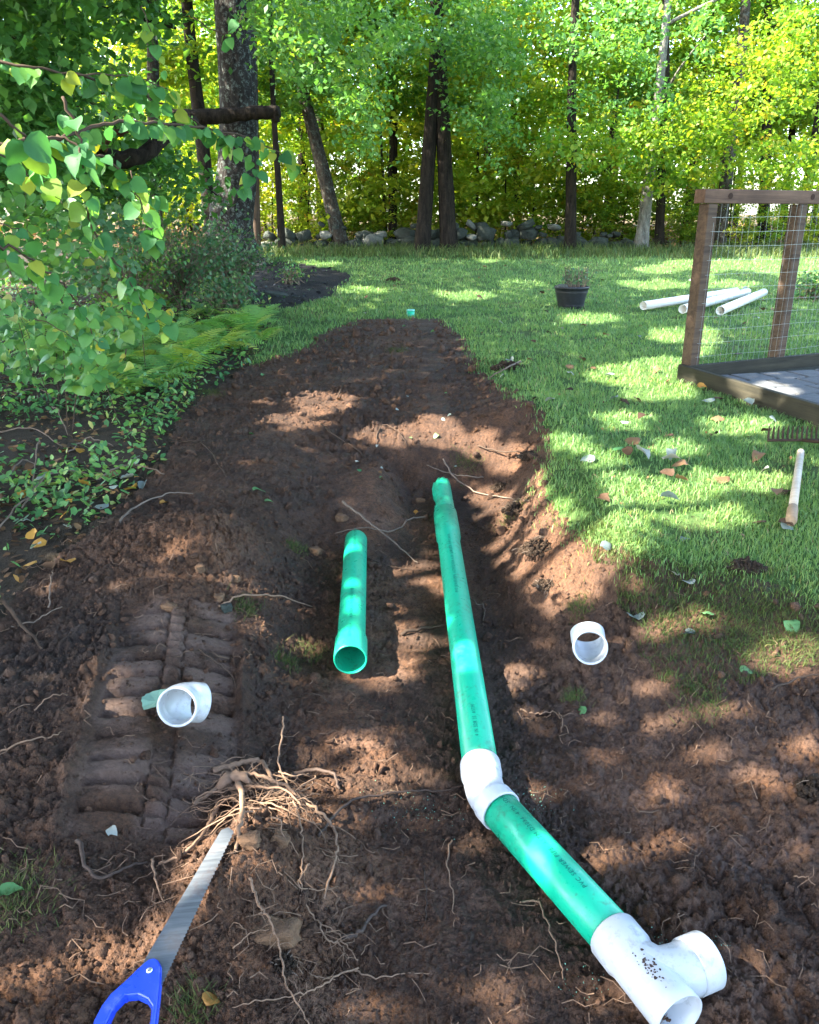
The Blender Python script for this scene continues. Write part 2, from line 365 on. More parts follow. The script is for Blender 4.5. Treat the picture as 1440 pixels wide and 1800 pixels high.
def rots(yaw, pitch, roll):
    cy, sy, cp, sp, cr, sr = np.cos(yaw), np.sin(yaw), np.cos(pitch), np.sin(pitch), np.cos(roll), np.sin(roll)
    m = np.empty((len(yaw), 3, 3))
    m[:, 0, 0] = cy * cp; m[:, 0, 1] = cy * sp * sr - sy * cr; m[:, 0, 2] = cy * sp * cr + sy * sr
    m[:, 1, 0] = sy * cp; m[:, 1, 1] = sy * sp * sr + cy * cr; m[:, 1, 2] = sy * sp * cr - cy * sr
    m[:, 2, 0] = -sp; m[:, 2, 1] = cp * sr; m[:, 2, 2] = cp * cr
    return m
def frame_dirs(pts):
    P = [Vector(p) for p in pts]; T = []
    for i in range(len(P)):
        a = P[max(i - 1, 0)]; b = P[min(i + 1, len(P) - 1)]; T.append((b - a).normalized())
    n = T[0].orthogonal().normalized(); N = []
    for i, t in enumerate(T):
        n = (n - t * n.dot(t)); n = n.normalized() if n.length > 1e-6 else t.orthogonal().normalized()
        N.append(n.copy())
    return P, T, N
def tube(pts, rad, seg=8, caps=True, jag=0.0, rnd=None):
    P, T, N = frame_dirs(pts); V = []; F = []
    if not hasattr(rad, '__len__'): rad = [rad] * len(P)
    for i, (p, t, n) in enumerate(zip(P, T, N)):
        b = t.cross(n)
        for k in range(seg):
            a = 2 * math.pi * k / seg; r = rad[i] * (1 + (jag * (random.random() - .5) if jag else 0))
            V.append(p + (n * math.cos(a) + b * math.sin(a)) * r)
    for i in range(len(P) - 1):
        for k in range(seg):
            a, b2 = i * seg + k, i * seg + (k + 1) % seg
            F.append((a, b2, b2 + seg, a + seg))
    if caps:
        F.append(tuple(reversed(range(seg)))); F.append(tuple(range((len(P) - 1) * seg, len(P) * seg)))
    return V, F
def smooth_path(pts, n=6, jit=0.0):
    P = [Vector(p) for p in pts]; out = []
    for i in range(len(P) - 1):
        a = P[max(i - 1, 0)]; b = P[i]; c = P[i + 1]; d = P[min(i + 2, len(P) - 1)]
        for k in range(n):
            t = k / n
            out.append(.5 * ((2 * b) + (c - a) * t + (2 * a - 5 * b + 4 * c - d) * t * t + (3 * b - a - 3 * c + d) * t ** 3))
    out.append(P[-1])
    if jit:
        for i in range(1, len(out) - 1): out[i] = out[i] + Vector((random.gauss(0, jit), random.gauss(0, jit), random.gauss(0, jit)))
    return out
def merge(parts):
    V = []; F = []
    for v, f in parts:
        o = len(V); V += list(v); F += [tuple(i + o for i in q) for q in f]
    return V, F
def pipe_shell(pts, ro, ri, seg=40, ends=(True, True)):
    """open pipe with wall thickness; returns outer+rim faces and inner faces"""
    P, T, N = frame_dirs(pts); V = []; F = []; n = len(P)
    for rr in (ro, ri):
        for i, (p, t, nn) in enumerate(zip(P, T, N)):
            b = t.cross(nn)
            for k in range(seg):
                a = 2 * math.pi * k / seg; V.append(p + (nn * math.cos(a) + b * math.sin(a)) * rr[i])
    for s_ in (0, 1):
        for i in range(n - 1):
            for k in range(seg):
                a, b2 = s_ * n * seg + i * seg + k, s_ * n * seg + i * seg + (k + 1) % seg
                q = (a, b2, b2 + seg, a + seg); F.append(q if s_ == 0 else tuple(reversed(q)))
    for e, i in ((0, 0), (1, n - 1)):
        if ends[e]:
            for k in range(seg):
                a, b2 = i * seg + k, i * seg + (k + 1) % seg
                q = (a, a + n * seg, b2 + n * seg, b2); F.append(q if i == 0 else tuple(reversed(q)))
    return V, F
def box(cx, cy, cz, sx, sy, sz):
    V = [(cx + sx * a / 2, cy + sy * b / 2, cz + sz * c / 2) for c in (-1, 1) for b in (-1, 1) for a in (-1, 1)]
    return V, [(0, 2, 3, 1), (4, 5, 7, 6), (0, 1, 5, 4), (2, 6, 7, 3), (0, 4, 6, 2), (1, 3, 7, 5)]
def bevel_mesh(me, wd, seg=2):
    bm = bmesh.new(); bm.from_mesh(me)
    bmesh.ops.bevel(bm, geom=list(bm.edges), offset=wd, segments=seg, affect='EDGES', profile=.5, clamp_overlap=True)
    bm.to_mesh(me); bm.free(); me.update(); return me
def beam(name, a, b, wdt, hgt, mat, parent, bev=.004, upv=Vector((0, 0, 1))):
    """a squared timber from a to b: own object with its own axes, wdt across, hgt along upv"""
    a, b = Vector(a), Vector(b); d = b - a; L = d.length; x = d.normalized(); y = upv.cross(x).normalized(); z = x.cross(y)
    v, f = box(L / 2, 0, 0, L, wdt, hgt); me = bevel_mesh(mesh(name, v, f, mat), bev, 1)
    o = link(name, me, parent); pl = o.location.copy()
    m = Matrix((x, y, z)).transposed().to_4x4(); m.translation = a + pl
    o.matrix_basis = m; return o

# ------------------------------------------------------------------ ground: one sheet, split into its kinds of surface
def wpoly(px): return [(G(a, b).x, G(a, b).y) for a, b in px]
LEFT_EDGE = [(0, 1090), (60, 1010), (150, 945), (215, 885), (290, 815), (310, 740), (390, 672), (440, 642)]
soil_poly = wpoly(LEFT_EDGE + [(530, 614), (570, 582), (640, 560), (775, 560), (822, 600), (842, 650), (900, 690), (962, 745), (978, 800), (950, 850), (1000, 925), (1060, 962), (1130, 978), (1230, 1000), (1330, 1012), (1440, 1062)])
le0 = soil_poly[0]
soil_poly = soil_poly + [(2.3, 2.75), (4, 2.5), (4, -3), (-3.4, -3), (-2.6, 1.2), (-1.9, 2.1)]
under_poly = wpoly(list(reversed(LEFT_EDGE)) )
under_poly = under_poly + [(-1.9, 2.1), (-2.6, 1.2), (-3.4, -3), (-60, -3), (-60, 21.5), (-4.0, 21.5)] + wpoly([(432, 462), (425, 500), (430, 545), (480, 552), (470, 600)])
mulch_poly = wpoly([(425, 547), (425, 500), (436, 462), (500, 460), (590, 474), (622, 484), (600, 503), (575, 525), (500, 541)])
turf_poly = wpoly([(1010, 925), (1100, 935), (1200, 985), (1440, 1005), (1440, 1180), (1300, 1205), (1235, 1255), (1150, 1180), (1120, 1120), (1090, 1050), (1050, 985)])
turf_poly = turf_poly[:4] + [(3.2, 2.9), (3.2, 2.3)] + turf_poly[4:]

def zone(x, y):
    jx = x + .05 * perlin(x * 6, y * 6) + .022 * perlin(x * 21, y * 21 + 3); jy = y + .08 * perlin(x * 5 + 9, y * 5) + .03 * perlin(x * 19 + 3, y * 19)
    z = np.zeros(x.shape, int)                                   # 0 lawn
    z[jy > 21.2] = 4
    z[inside(under_poly, jx, jy)] = 2
    z[inside(mulch_poly, jx, jy)] = 3
    z[inside(soil_poly, jx, jy)] = 1
    return z
ys = [-8, -5, -3, -1.5, -.5, 0, .4, .7, .85]; y_ = .95
while y_ < 12:
    ys.append(y_); y_ += max(.0052, .0052 * (y_ * y_ + 2.2) / 3.4 * .82)
while y_ < 130:
    ys.append(y_); y_ += .12 + (y_ - 12) * .06
ys = np.array(ys)
inner = np.linspace(-1, 1, 620); ex = np.geomspace(1.02, 60, 40)
def xrow(y):
    wd = .62 * max(y, .6) + .55
    lim = 95.
    outs = wd * 1.0 + (lim - wd) * ((np.geomspace(1, 40, 40) - 1) / 39 + .0006) / 1.0006
    return np.concatenate([-outs[::-1], inner * wd, outs])
X = np.array([xrow(v) for v in ys]); Y = np.repeat(ys[:, None], X.shape[1], 1)
Z = H(X.ravel(), Y.ravel()).reshape(X.shape)
nr, nc = X.shape
idx = np.arange(nr * nc).reshape(nr, nc)
quads = np.stack([idx[:-1, :-1], idx[:-1, 1:], idx[1:, 1:], idx[1:, :-1]], -1).reshape(-1, 4)
cx = (X[:-1, :-1] + X[1:, 1:]).ravel() / 2; cy = (Y[:-1, :-1] + Y[1:, 1:]).ravel() / 2
zn = zone(cx, cy)
VV = np.stack([X.ravel(), Y.ravel(), Z.ravel()], -1)
fx, fy = X.ravel(), Y.ravel()
tl, tq = track_local(fx, fy)
inTr = sstep(.27, .2, np.abs(tq)) * sstep(-.05, .05, tl) * sstep(1.2, 1.05, tl)
trench_ = sstep(.36, .2, np.abs(fx + .02)) * sstep(4.6, 3.6, fy)
nA = perlin(fx * 2.3 + 20, fy * 2.3); nB = perlin(fx * 6 + 2, fy * 6 + 40)
right_ = sstep(.3, .8, fx) * sstep(2.5, 2.0, fy)
tint = .8 * gauss(fx, fy, .60, 3.75, .2, .8) + .8 * gauss(fx, fy, -.9, 3.15, .38, .22) + .55 * trench_ * sstep(-.1, .15, nA) + .75 * gauss(fx, fy, -.42, 1.6, .22, .2) + .65 * gauss(fx, fy, -.75, 1.15, .3, .25) + .45 * right_ * sstep(-.05, .25, nA + .4 * nB) + .22 * sstep(.05, .3, nA)
mud = 1.0 * inTr * sstep(-.28, .12, nB) + .35 * trench_ * sstep(.0, .25, nB) + .45 * sstep(.1, .4, nB + .3) * right_ + .55 * gauss(fx, fy, .55, 2.55, .35, .25)
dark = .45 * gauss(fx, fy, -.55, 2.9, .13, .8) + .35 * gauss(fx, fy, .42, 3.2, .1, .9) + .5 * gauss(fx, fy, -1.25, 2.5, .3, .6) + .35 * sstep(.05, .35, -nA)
def sub(name, sel, mat, attrs=None):
    q = quads[sel]; u, inv = np.unique(q.ravel(), return_inverse=True)
    me = mesh(name, VV[u], inv.reshape(-1, 4), mat, True, {k: np.clip(v[u], 0, 1) for k, v in (attrs or {}).items()})
    return tag(link(name, me), kind='structure')
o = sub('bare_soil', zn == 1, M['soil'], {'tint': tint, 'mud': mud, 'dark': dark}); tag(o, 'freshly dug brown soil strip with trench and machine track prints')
sub('lawn', zn == 0, M['lawn']); sub('woodland_edge_ground', zn == 2, M['undergrowth']); sub('mulch_bed', zn == 3, M['mulch']); sub('forest_floor', zn == 4, M['forest'])

# ------------------------------------------------------------------ trees
def tree_trunk(name, pts, radii, mat, parent, seg=12, flare=1.0):
    P = smooth_path(pts, 5); n = len(P)
    rr = np.interp(np.linspace(0, 1, n), np.linspace(0, 1, len(radii)), radii)
    if flare > 1:
        for i in range(n):
            hgt = (P[i] - P[0]).length; rr[i] *= 1 + (flare - 1) * math.exp(-hgt / .28)
    V, F = tube(P, list(rr), seg, True, .10)
    return link(name, mesh(name, V, F, mat, True), parent)
LEAF2 = (np.array([(-.5, 0, 0), (0, -.36, .06), (.55, 0, -.04), (0, .36, .06)]), np.array([(0, 1, 2, 3)]))
def spray_crown(name, n_spray, per, rx, rz0, rz1, leaf, mat, rng, flat=.35, shape=1.0, spray_r=.65):
    """foliage in layered sprays: leaf-sized faces gathered on small flat boughs"""
    u = rng.random(n_spray); ang = rng.random(n_spray) * 2 * np.pi
    zc = rz0 + (rz1 - rz0) * u
    prof = np.sqrt(np.clip(1 - (2 * u - 1) ** 2 * shape, .08, 1)) * (.85 + .3 * rng.random(n_spray))
    rad = rx * prof * np.sqrt(.12 + .88 * rng.random(n_spray))
    c = np.stack([rad * np.cos(ang), rad * np.sin(ang), zc], -1)
    n = n_spray * per; ci = np.repeat(np.arange(n_spray), per)
    sr = spray_r * (.5 + .9 * rng.random(n_spray))
    off = rng.normal(0, 1, (n, 3)) * .45; off[:, 2] *= flat
    P = c[ci] + off * sr[ci][:, None]
    P[:, 2] -= .25 * (off[:, 0] ** 2 + off[:, 1] ** 2) * sr[ci]
    rot = rots(rng.random(n) * 6.28, rng.normal(0, .55, n), rng.normal(0, .55, n))
    val = np.clip(rng.normal(.42, .16, n) + rng.normal(0, .16, n_spray)[ci], 0, 1)
    return scatter(name, LEAF2[0], LEAF2[1], P, rot, leaf * (.7 + .6 * rng.random(n)), val, mat)
rg = np.random.default_rng(11)
CROWNS = {
    'tallA': spray_crown('crown', 170, 56, 3.2, 2.6, 10, .135, M['leaf_yel'], rg),
    'tallB': spray_crown('crown', 160, 56, 2.8, 3.2, 11, .135, M['leaf_yel'], rg),
    'green': spray_crown('crown', 140, 56, 2.6, 3.2, 10, .125, M['leaf_blue'], rg),
    'under': spray_crown('crown', 110, 48, 2.0, .5, 4.6, .12, M['leaf_yel'], rg, spray_r=.5),
    'gold': spray_crown('crown', 100, 48, 1.9, .4, 4.2, .12, M['leaf_yel2'], rg, spray_r=.5),
}
def gpt(x, y): return Vector((x, y, h1(x, y) - .05))
def make_tree(name, label, base, lean, height, r0, mat, crown, crown_dz=0, crown_s=1.0, group=None, flare=1.3, cat='tree', limbs=2, bend=None, rz=0):
    root = empty(name, base); tag(root, label, cat, group)
    b = Vector(base); top = b + Vector((lean[0], lean[1], height))
    mid = b.lerp(top, .4) + Vector(bend or (0, 0, 0))
    tr = tree_trunk('trunk', [b, b.lerp(mid, .5), mid, mid.lerp(top, .5), top], [r0, r0 * .85, r0 * .7, r0 * .55, r0 * .3], mat, root, 12, flare)
    for k in range(limbs):
        a = random.random() * 6.28; s0 = mid.lerp(top, random.random() * .7); L = .9 + random.random() * 1.6
        e = s0 + Vector((math.cos(a) * L, math.sin(a) * L, .5 + random.random()))
        V, F = tube(smooth_path([s0, s0.lerp(e, .5) + Vector((0, 0, .12)), e], 3), [r0 * .3, r0 * .26, r0 * .22, r0 * .18, r0 * .15, r0 * .1, r0 * .07], 6)
        link('limb', mesh('limb', V, F, mat, True), root)
    if crown:
        c = bpy.data.objects.new('crown', CROWNS[crown]); COL.objects.link(c); c.parent = root
        c.location = (lean[0] * .5, lean[1] * .5 + (1.9 if not group else 0), crown_dz); c.rotation_euler = (0, 0, rz or random.random() * 6.28); c.scale = (crown_s, crown_s, crown_s)
    return root
WY = 20.5
def tb(px, y): p = PY(px, 440, y); return (p.x, y, h1(p.x, y) - .05)
def lean_px(px0, px1, y, hz):           # sideways lean so the trunk shows at px1 when hz metres up
    return (PY(px1, 200, y).x - PY(px0, 440, y).x)
FT = [ # name, label, px base, px top(at y~150), distance, height, radius, bark, crown
 ('maple_tree', 'left stem of the dark pair of trunks standing close together at the lawn end', 742, 756, 20.0, 11, .185, 'bark', 'green'),
 ('maple_tree', 'right stem, the thicker, of the dark close pair of trunks at the lawn end', 790, 774, 20.0, 11, .20, 'bark', 'tallA'),
 ('maple_tree', 'straight dark trunk in front of the stone wall, behind the black pot', 1003, 1012, 20.3, 10, .135, 'bark', 'tallB'),
 ('dead_tree', 'pale barked leaning trunk between the pot and the wire fence', 1126, 1152, 20.8, 7, .16, 'bark_pale', None),
 ('maple_tree', 'slim dark trunk just behind the pale leaning trunk', 1158, 1160, 22.5, 10, .12, 'bark', 'green'),
 ('maple_tree', 'trunk with broken grey bark seen behind the fence corner post', 1262, 1285, 22.0, 11, .17, 'bark_mid', 'tallB'),
 ('beech_tree', 'dark trunk leaning left, rising behind the low stone wall', 602, 545, 21.5, 10, .19, 'bark_mid', 'green'),
 ('beech_tree', 'thin crooked dark stem under the end of the dead limb', 497, 486, 19.5, 8, .085, 'bark', 'green'),
 ('beech_tree', 'reddish brown slender trunk right beside the great lichened tree', 450, 447, 19.6, 8, .10, 'postwood', 'green'),
 ('beech_tree', 'dark trunk hugging the left side of the great lichened tree', 378, 355, 19.0, 11, .17, 'bark', 'tallA'),
 ('beech_tree', 'slim dark trunk rising behind the shrubs at the left', 272, 272, 17.5, 10, .15, 'bark_mid', 'tallB'),
 ('maple_tree', 'far slim trunk curving between the twin trunks and the wall', 912, 902, 26, 10, .12, 'bark', 'tallA'),
 ('maple_tree', 'far straight trunk seen in the gap left of the leaning trunk', 533, 533, 27, 10, .15, 'bark', 'tallB'),
 ('maple_tree', 'far trunk standing directly behind the middle of the fence panel', 1340, 1345, 25, 10, .17, 'bark', 'tallA'),
]
for k, (nm, lb, p0, p1, yd, hg, r0, bk, cr) in enumerate(FT):
    b = tb(p0, yd); ln = lean_px(p0, p1, yd, 3)
    hh = PY(p1, 200, yd).z - b[2]
    make_tree(nm, lb, b, (ln * hg / hh, 0), hg, r0, M[bk], cr, .3 + .5 * random.random(), .9, bend=(random.gauss(0, .06), 0, 0), limbs=1 if bk != 'bark_pale' else 3)
# broken top of the pale tree is left bare; the wood behind it
spots = []; tries = 0
random.seed(21)
while len(spots) < 58 and tries < 4000:
    tries += 1
    y = 23.5 + 24 * random.random() ** 1.1; x = random.uniform(-.40 * y - 1.0, .55 * y + 3)
    if all((x - a) ** 2 + (y - b) ** 2 > (1.6 + y * .03) ** 2 for a, b in spots): spots.append((x, y))
for i, (x, y) in enumerate(spots):
    kind = random.choice(['tallA', 'tallB', 'tallA', 'tallB', 'under', 'under', 'under', 'gold', 'gold', 'under'])
    low = kind in ('under', 'gold')
    make_tree('forest_tree', 'slender tree among many in the sunlit yellow green wood beyond the stone wall', gpt(x, y), (random.gauss(0, .5), random.gauss(0, .4)), 5 if low else 12, .05 if low else .09 + .09 * random.random(), M['bark'] if random.random() < .7 else M['bark_mid'], kind, 0, (.9 + .5 * random.random()) * (1.1 if low else 1), 'trees of the wood beyond the stone wall', 1.2, limbs=0)
# low leafy saplings right behind the wall
for i in range(20):
    px = 470 + i * 50 + random.random() * 30
    y = 22.3 + 2.2 * random.random(); b = tb(px, y)
    make_tree('sapling', 'leafy young tree in the row right behind the stone wall', b, (random.gauss(0, .1), 0), 2.4, .03, M['bark'], random.choice(['under', 'gold', 'under']), -.1, .42 + .25 * random.random(), 'saplings behind the stone wall', 1.0, limbs=0)

# great lichened tree, its own hanging foliage and a dead limb lodged across it
big_b = tb(408, 17.0); bigt = empty('oak_tree', big_b); tag(bigt, 'great lichen spotted tree at the left end of the lawn beside the mulch', 'tree')
bx = PY(425, 200, 17).x
tree_trunk('trunk', [Vector(big_b), Vector(big_b) + Vector((.02, 0, .8)), Vector((bx - .08, 17, 3.0)), Vector((bx, 17, 6)), Vector((bx + .1, 17.1, 10))], [.47, .42, .36, .33, .24], M['bark_big'], bigt, 24, 1.5)
for e in ((-2.2, -.6, 7.2), (2.2, .3, 8.0), (.9, -1.9, 7.5), (1.2, -.8, 6.9)):
    s0 = Vector((bx, 17, 5.2)); e = Vector((bx, 17, 0)) + Vector(e)
    V, F = tube(smooth_path([s0, s0.lerp(e, .5) + Vector((0, 0, .3)), e], 4), list(np.linspace(.13, .04, 9)), 8); link('limb', mesh('limb', V, F, M['bark'], True), bigt)
def cloud(name, blobs, leaf, mat, parent, flat=.5, seed=1, droop=.35, tilt=.6):
    """foliage boughs: every blob is (px, py, rx, ry, distance, depth, sprays); each spray carries leaves"""
    rng = np.random.default_rng(seed); C = []
    for (px, py, rx, ry, yd, dd, n) in blobs:
        for _ in range(n):
            a = rng.random() * 6.28; r = math.sqrt(rng.random())
            C.append(PY(px + rx * r * math.cos(a), py + ry * r * math.sin(a), yd + dd * (rng.random() - .5)))
    C = np.array([tuple(c) for c in C]); per = 44; n = len(C) * per; ci = np.repeat(np.arange(len(C)), per)
    off = rng.normal(0, .5, (n, 3)); off[:, 2] *= flat; sc = leaf * 3.2
    P = C[ci] + off * (sc * 1.15); P[:, 2] -= droop * (off[:, 0] ** 2 + off[:, 1] ** 2) * sc
    rot = rots(rng.random(n) * 6.28, rng.normal(.25, tilt, n), rng.normal(0, tilt, n))
    val = np.clip(rng.normal(.42, .17, n) + rng.normal(0, .13, len(C))[ci], 0, 1)
    return link(name, scatter(name, LEAF2[0], LEAF2[1], P, rot, leaf * (.7 + .6 * rng.random(n)), val, mat), parent)
cloud('foliage', [(570, 60, 100, 80, 14, 4, 40), (640, 150, 50, 50, 14, 3, 12), (480, 30, 50, 50, 14, 2, 12), (640, 220, 30, 50, 15, 2, 7), (690, 60, 60, 60, 15, 3, 10)], .095, M['leaf_blue'], bigt, seed=5)
dl = empty('dead_limb', PY(405, 205, 16.3)); tag(dl, 'dark dead limb lodged level across the great lichened trunk', 'limb')
pts = [PY(300, 208, 16.2), PY(345, 205, 16.2), PY(400, 203, 16.3), PY(450, 198, 16.3), PY(491, 196, 16.3)]
V, F = tube(smooth_path(pts, 5, .012), list(np.linspace(.14, .11, 21)), 10, True, .25); link('log', mesh('log', V, F, M['bark'], True), dl)
pts = [PY(482, 196, 16.3), PY(487, 215, 16.3)]; V, F = tube(pts, [.09, .07], 8, True, .3); link('snag', mesh('snag', V, F, M['bark'], True), dl)
bl = empty('broken_limb', PY(230, 270, 9)); tag(bl, 'broken limb with torn reddish wood hanging behind the near leaves', 'limb')
V, F = tube(smooth_path([PY(178, 275, 9), PY(235, 278, 9), PY(285, 243, 9.2), PY(340, 215, 9.6)], 4, .01), list(np.linspace(.09, .07, 13)), 10, True, .3); link('log', mesh('log', V, F, M['bark'], True), bl)
V, F = tube(smooth_path([PY(180, 262, 8.9), PY(190, 240, 8.9), PY(228, 228, 8.9)], 4, .012), list(np.linspace(.045, .03, 9)), 8, True, .4); link('torn_wood', mesh('torn_wood', V, F, M['rotten'], True), bl)
# hanging cool green boughs of the twin trees, in front of the wood
hb = empty('linden_tree', tb(690, 23.0)); tag(hb, 'tree behind the twin trunks whose cool green boughs hang over the lawn end', 'tree')
tree_trunk('trunk', [Vector(tb(690, 23)), Vector(tb(690, 23)) + Vector((.1, 0, 5)), Vector(tb(690, 23)) + Vector((.3, 0, 10))], [.12, .1, .06], M['bark'], hb)
cloud('foliage', [(840, 110, 80, 110, 18.5, 3, 46), (860, 220, 50, 70, 18.5, 2, 14), (880, 50, 120, 60, 18.5, 3, 30), (740, 50, 60, 50, 18.5, 2, 14), (1040, 30, 120, 60, 19, 3, 26), (1180, 60, 90, 70, 19, 3, 16), (1080, 170, 110, 50, 19, 2, 14)], .105, M['leaf_blue'], hb, seed=6)
yb = empty('maple_tree', tb(1400, 24)); tag(yb, 'bright yellow green maple spreading behind the top rail of the fence', 'tree')
tree_trunk('trunk', [Vector(tb(1400, 24)), Vector(tb(1400, 24)) + Vector((.1, 0, 5)), Vector(tb(1400, 24)) + Vector((0, 0, 10))], [.15, .12, .06], M['bark'], yb)
cloud('foliage', [(1320, 190, 130, 120, 20, 3, 70), (1200, 230, 110, 50, 19.5, 2, 34), (1380, 90, 80, 80, 20, 3, 30), (1060, 250, 110, 40, 19.5, 2, 40), (1180, 300, 90, 30, 20, 2, 24), (1380, 290, 80, 40, 20, 2, 30)], .11, M['leaf_yel'], yb, seed=8)

# dark leafy trees at the left, close by
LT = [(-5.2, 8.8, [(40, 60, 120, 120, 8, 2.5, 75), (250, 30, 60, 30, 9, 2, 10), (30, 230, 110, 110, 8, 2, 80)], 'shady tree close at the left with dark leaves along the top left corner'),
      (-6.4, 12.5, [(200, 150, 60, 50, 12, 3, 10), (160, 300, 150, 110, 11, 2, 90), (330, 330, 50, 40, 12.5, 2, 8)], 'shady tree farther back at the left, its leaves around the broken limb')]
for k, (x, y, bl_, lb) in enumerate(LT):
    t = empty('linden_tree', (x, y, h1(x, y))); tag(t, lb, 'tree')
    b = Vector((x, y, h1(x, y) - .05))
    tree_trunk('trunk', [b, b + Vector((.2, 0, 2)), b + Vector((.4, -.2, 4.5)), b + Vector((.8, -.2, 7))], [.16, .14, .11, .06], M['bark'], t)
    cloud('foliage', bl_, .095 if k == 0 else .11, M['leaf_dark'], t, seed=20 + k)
    for j in range(5):
        q = bl_[j % len(bl_)]; s0 = b + Vector((.3, 0, 1.8 + j * .6)); e = PY(q[0] + 60, q[1] + 20, q[4])
        V, F = tube(smooth_path([s0, s0.lerp(e, .5) + Vector((0, 0, .4)), e], 4), list(np.linspace(.04, .012, 9)), 6); link('limb', mesh('limb', V, F, M['bark'], True), t)

# ------------------------------------------------------------------ unseen shade trees added on the sunny side; crown gaps cut to place sun patches
PATCH = [(570, 708, 55, 13), (522, 738, 30, 10), (690, 765, 65, 12), (760, 747, 32, 9), (815, 776, 50, 13), (872, 796, 40, 9),
 (895, 865, 60, 24), (960, 905, 40, 20), (950, 955, 45, 26), (905, 950, 14, 40), (1005, 1005, 40, 20), (1010, 1045, 26, 10), (945, 980, 30, 12),
 (1140, 880, 75, 34), (1090, 955, 75, 30), (1040, 1000, 40, 20), (1240, 850, 35, 14), (1120, 660, 80, 15), (1160, 690, 60, 11), (1170, 640, 40, 9), (1100, 742, 40, 11), (1300, 750, 60, 10), (1190, 790, 40, 10), (1360, 700, 50, 8),
 (1395, 1150, 62, 34), (1200, 1085, 36, 18), (1250, 1095, 25, 10), (1300, 1240, 16, 18), (1425, 1305, 28, 24), (1180, 1190, 40, 14), (1260, 1310, 20, 16),
 (890, 1195, 38, 26), (1195, 1262, 46, 22), (1065, 1500, 56, 28), (1185, 1482, 22, 22), (1180, 1385, 30, 18), (1385, 1490, 18, 16), (1060, 1340, 30, 10), (1400, 1380, 24, 14),
 (680, 1095, 15, 22), (740, 1008, 26, 14), (690, 1170, 22, 44), (650, 1205, 36, 13), (738, 1150, 12, 34), (600, 1190, 20, 14), (600, 1130, 14, 10), (725, 1120, 12, 20), (735, 1590, 22, 22), (660, 1000, 16, 8),
 (645, 1365, 48, 30), (600, 1398, 52, 26), (650, 1330, 40, 9), (690, 1440, 20, 14), (575, 1440, 30, 14),
 (450, 1415, 75, 40), (395, 1435, 55, 36), (345, 1495, 60, 24), (300, 1535, 26, 16), (480, 1370, 30, 14), (430, 1500, 30, 20),
 (310, 950, 34, 12), (290, 985, 18, 9), (222, 1040, 18, 12), (412, 1090, 24, 16), (240, 1670, 70, 34), (110, 1690, 60, 30), (150, 1640, 40, 16), (370, 1020, 30, 9), (500, 1010, 20, 9), (30, 1790, 40, 20), (580, 1020, 20, 10), (440, 1320, 26, 10),
 (835, 1490, 20, 12), (990, 1590, 14, 14), (1060, 1700, 14, 12), (820, 1120, 12, 30), (775, 1030, 12, 12),
 (1290, 466, 130, 9), (1160, 474, 40, 5), (1400, 476, 60, 9), (860, 455, 30, 4), (480, 447, 30, 5), (560, 462, 40, 4), (1150, 500, 60, 5), (1270, 500, 60, 5), (920, 500, 40, 5), (640, 510, 40, 4), (960, 448, 30, 4),
 (1235, 600, 24, 24), (1250, 905, 70, 24), (1005, 785, 44, 12), (1335, 850, 46, 16), (1080, 820, 40, 12), (1040, 560, 50, 5), (820, 520, 50, 5), (1180, 590, 40, 6), (1240, 480, 12, 14)]
def in_patch(px, py, mg=0):
    r = np.zeros(px.shape, bool)
    nx = px + 9 * perlin(px / 22, py / 16); ny = py + 6 * perlin(px / 22 + 30, py / 16)
    for a, b, c, d in PATCH: r |= ((nx - a) / (c + mg)) ** 2 + ((ny - b) / (d + mg * .55)) ** 2 < 1
    return r
over = [(-9.8, .5), (-10.0, 7.5), (-9.3, 14.5), (-7.5, -4.5), (-4.5, -7.0), (-12.5, 20)]
rs = np.random.default_rng(31); NL = 230000
lx = rs.uniform(-12.0, 5.0, NL); ly = rs.uniform(-5, 21.5, NL); lz = np.maximum(4.1, 2.3 + .27 * ly) + rs.uniform(0, 2.6, NL)
lz += .5 * perlin(lx * .3, ly * .3)
# shadow point on the ground
k_ = (lz - .3) / SUN.z; gx_, gy_ = lx - SUN.x * k_, ly - SUN.y * k_
gz_ = base_h(gx_, gy_); k_ = (lz - gz_) / SUN.z; gx_, gy_ = lx - SUN.x * k_, ly - SUN.y * k_; gz_ = base_h(gx_, gy_)
ppx, ppy = project(gx_, np.maximum(gy_, .3), gz_)
keep = ~in_patch(ppx, ppy, np.interp(gy_, [1, 2.8, 4], [.022, .040, .062]) * 1440 / np.hypot(np.maximum(gy_, .5), 1.4))
keep &= (gx_ > -5.5) & (gx_ < 7.0) & (gy_ > -1.0) & (gy_ < 21.0)
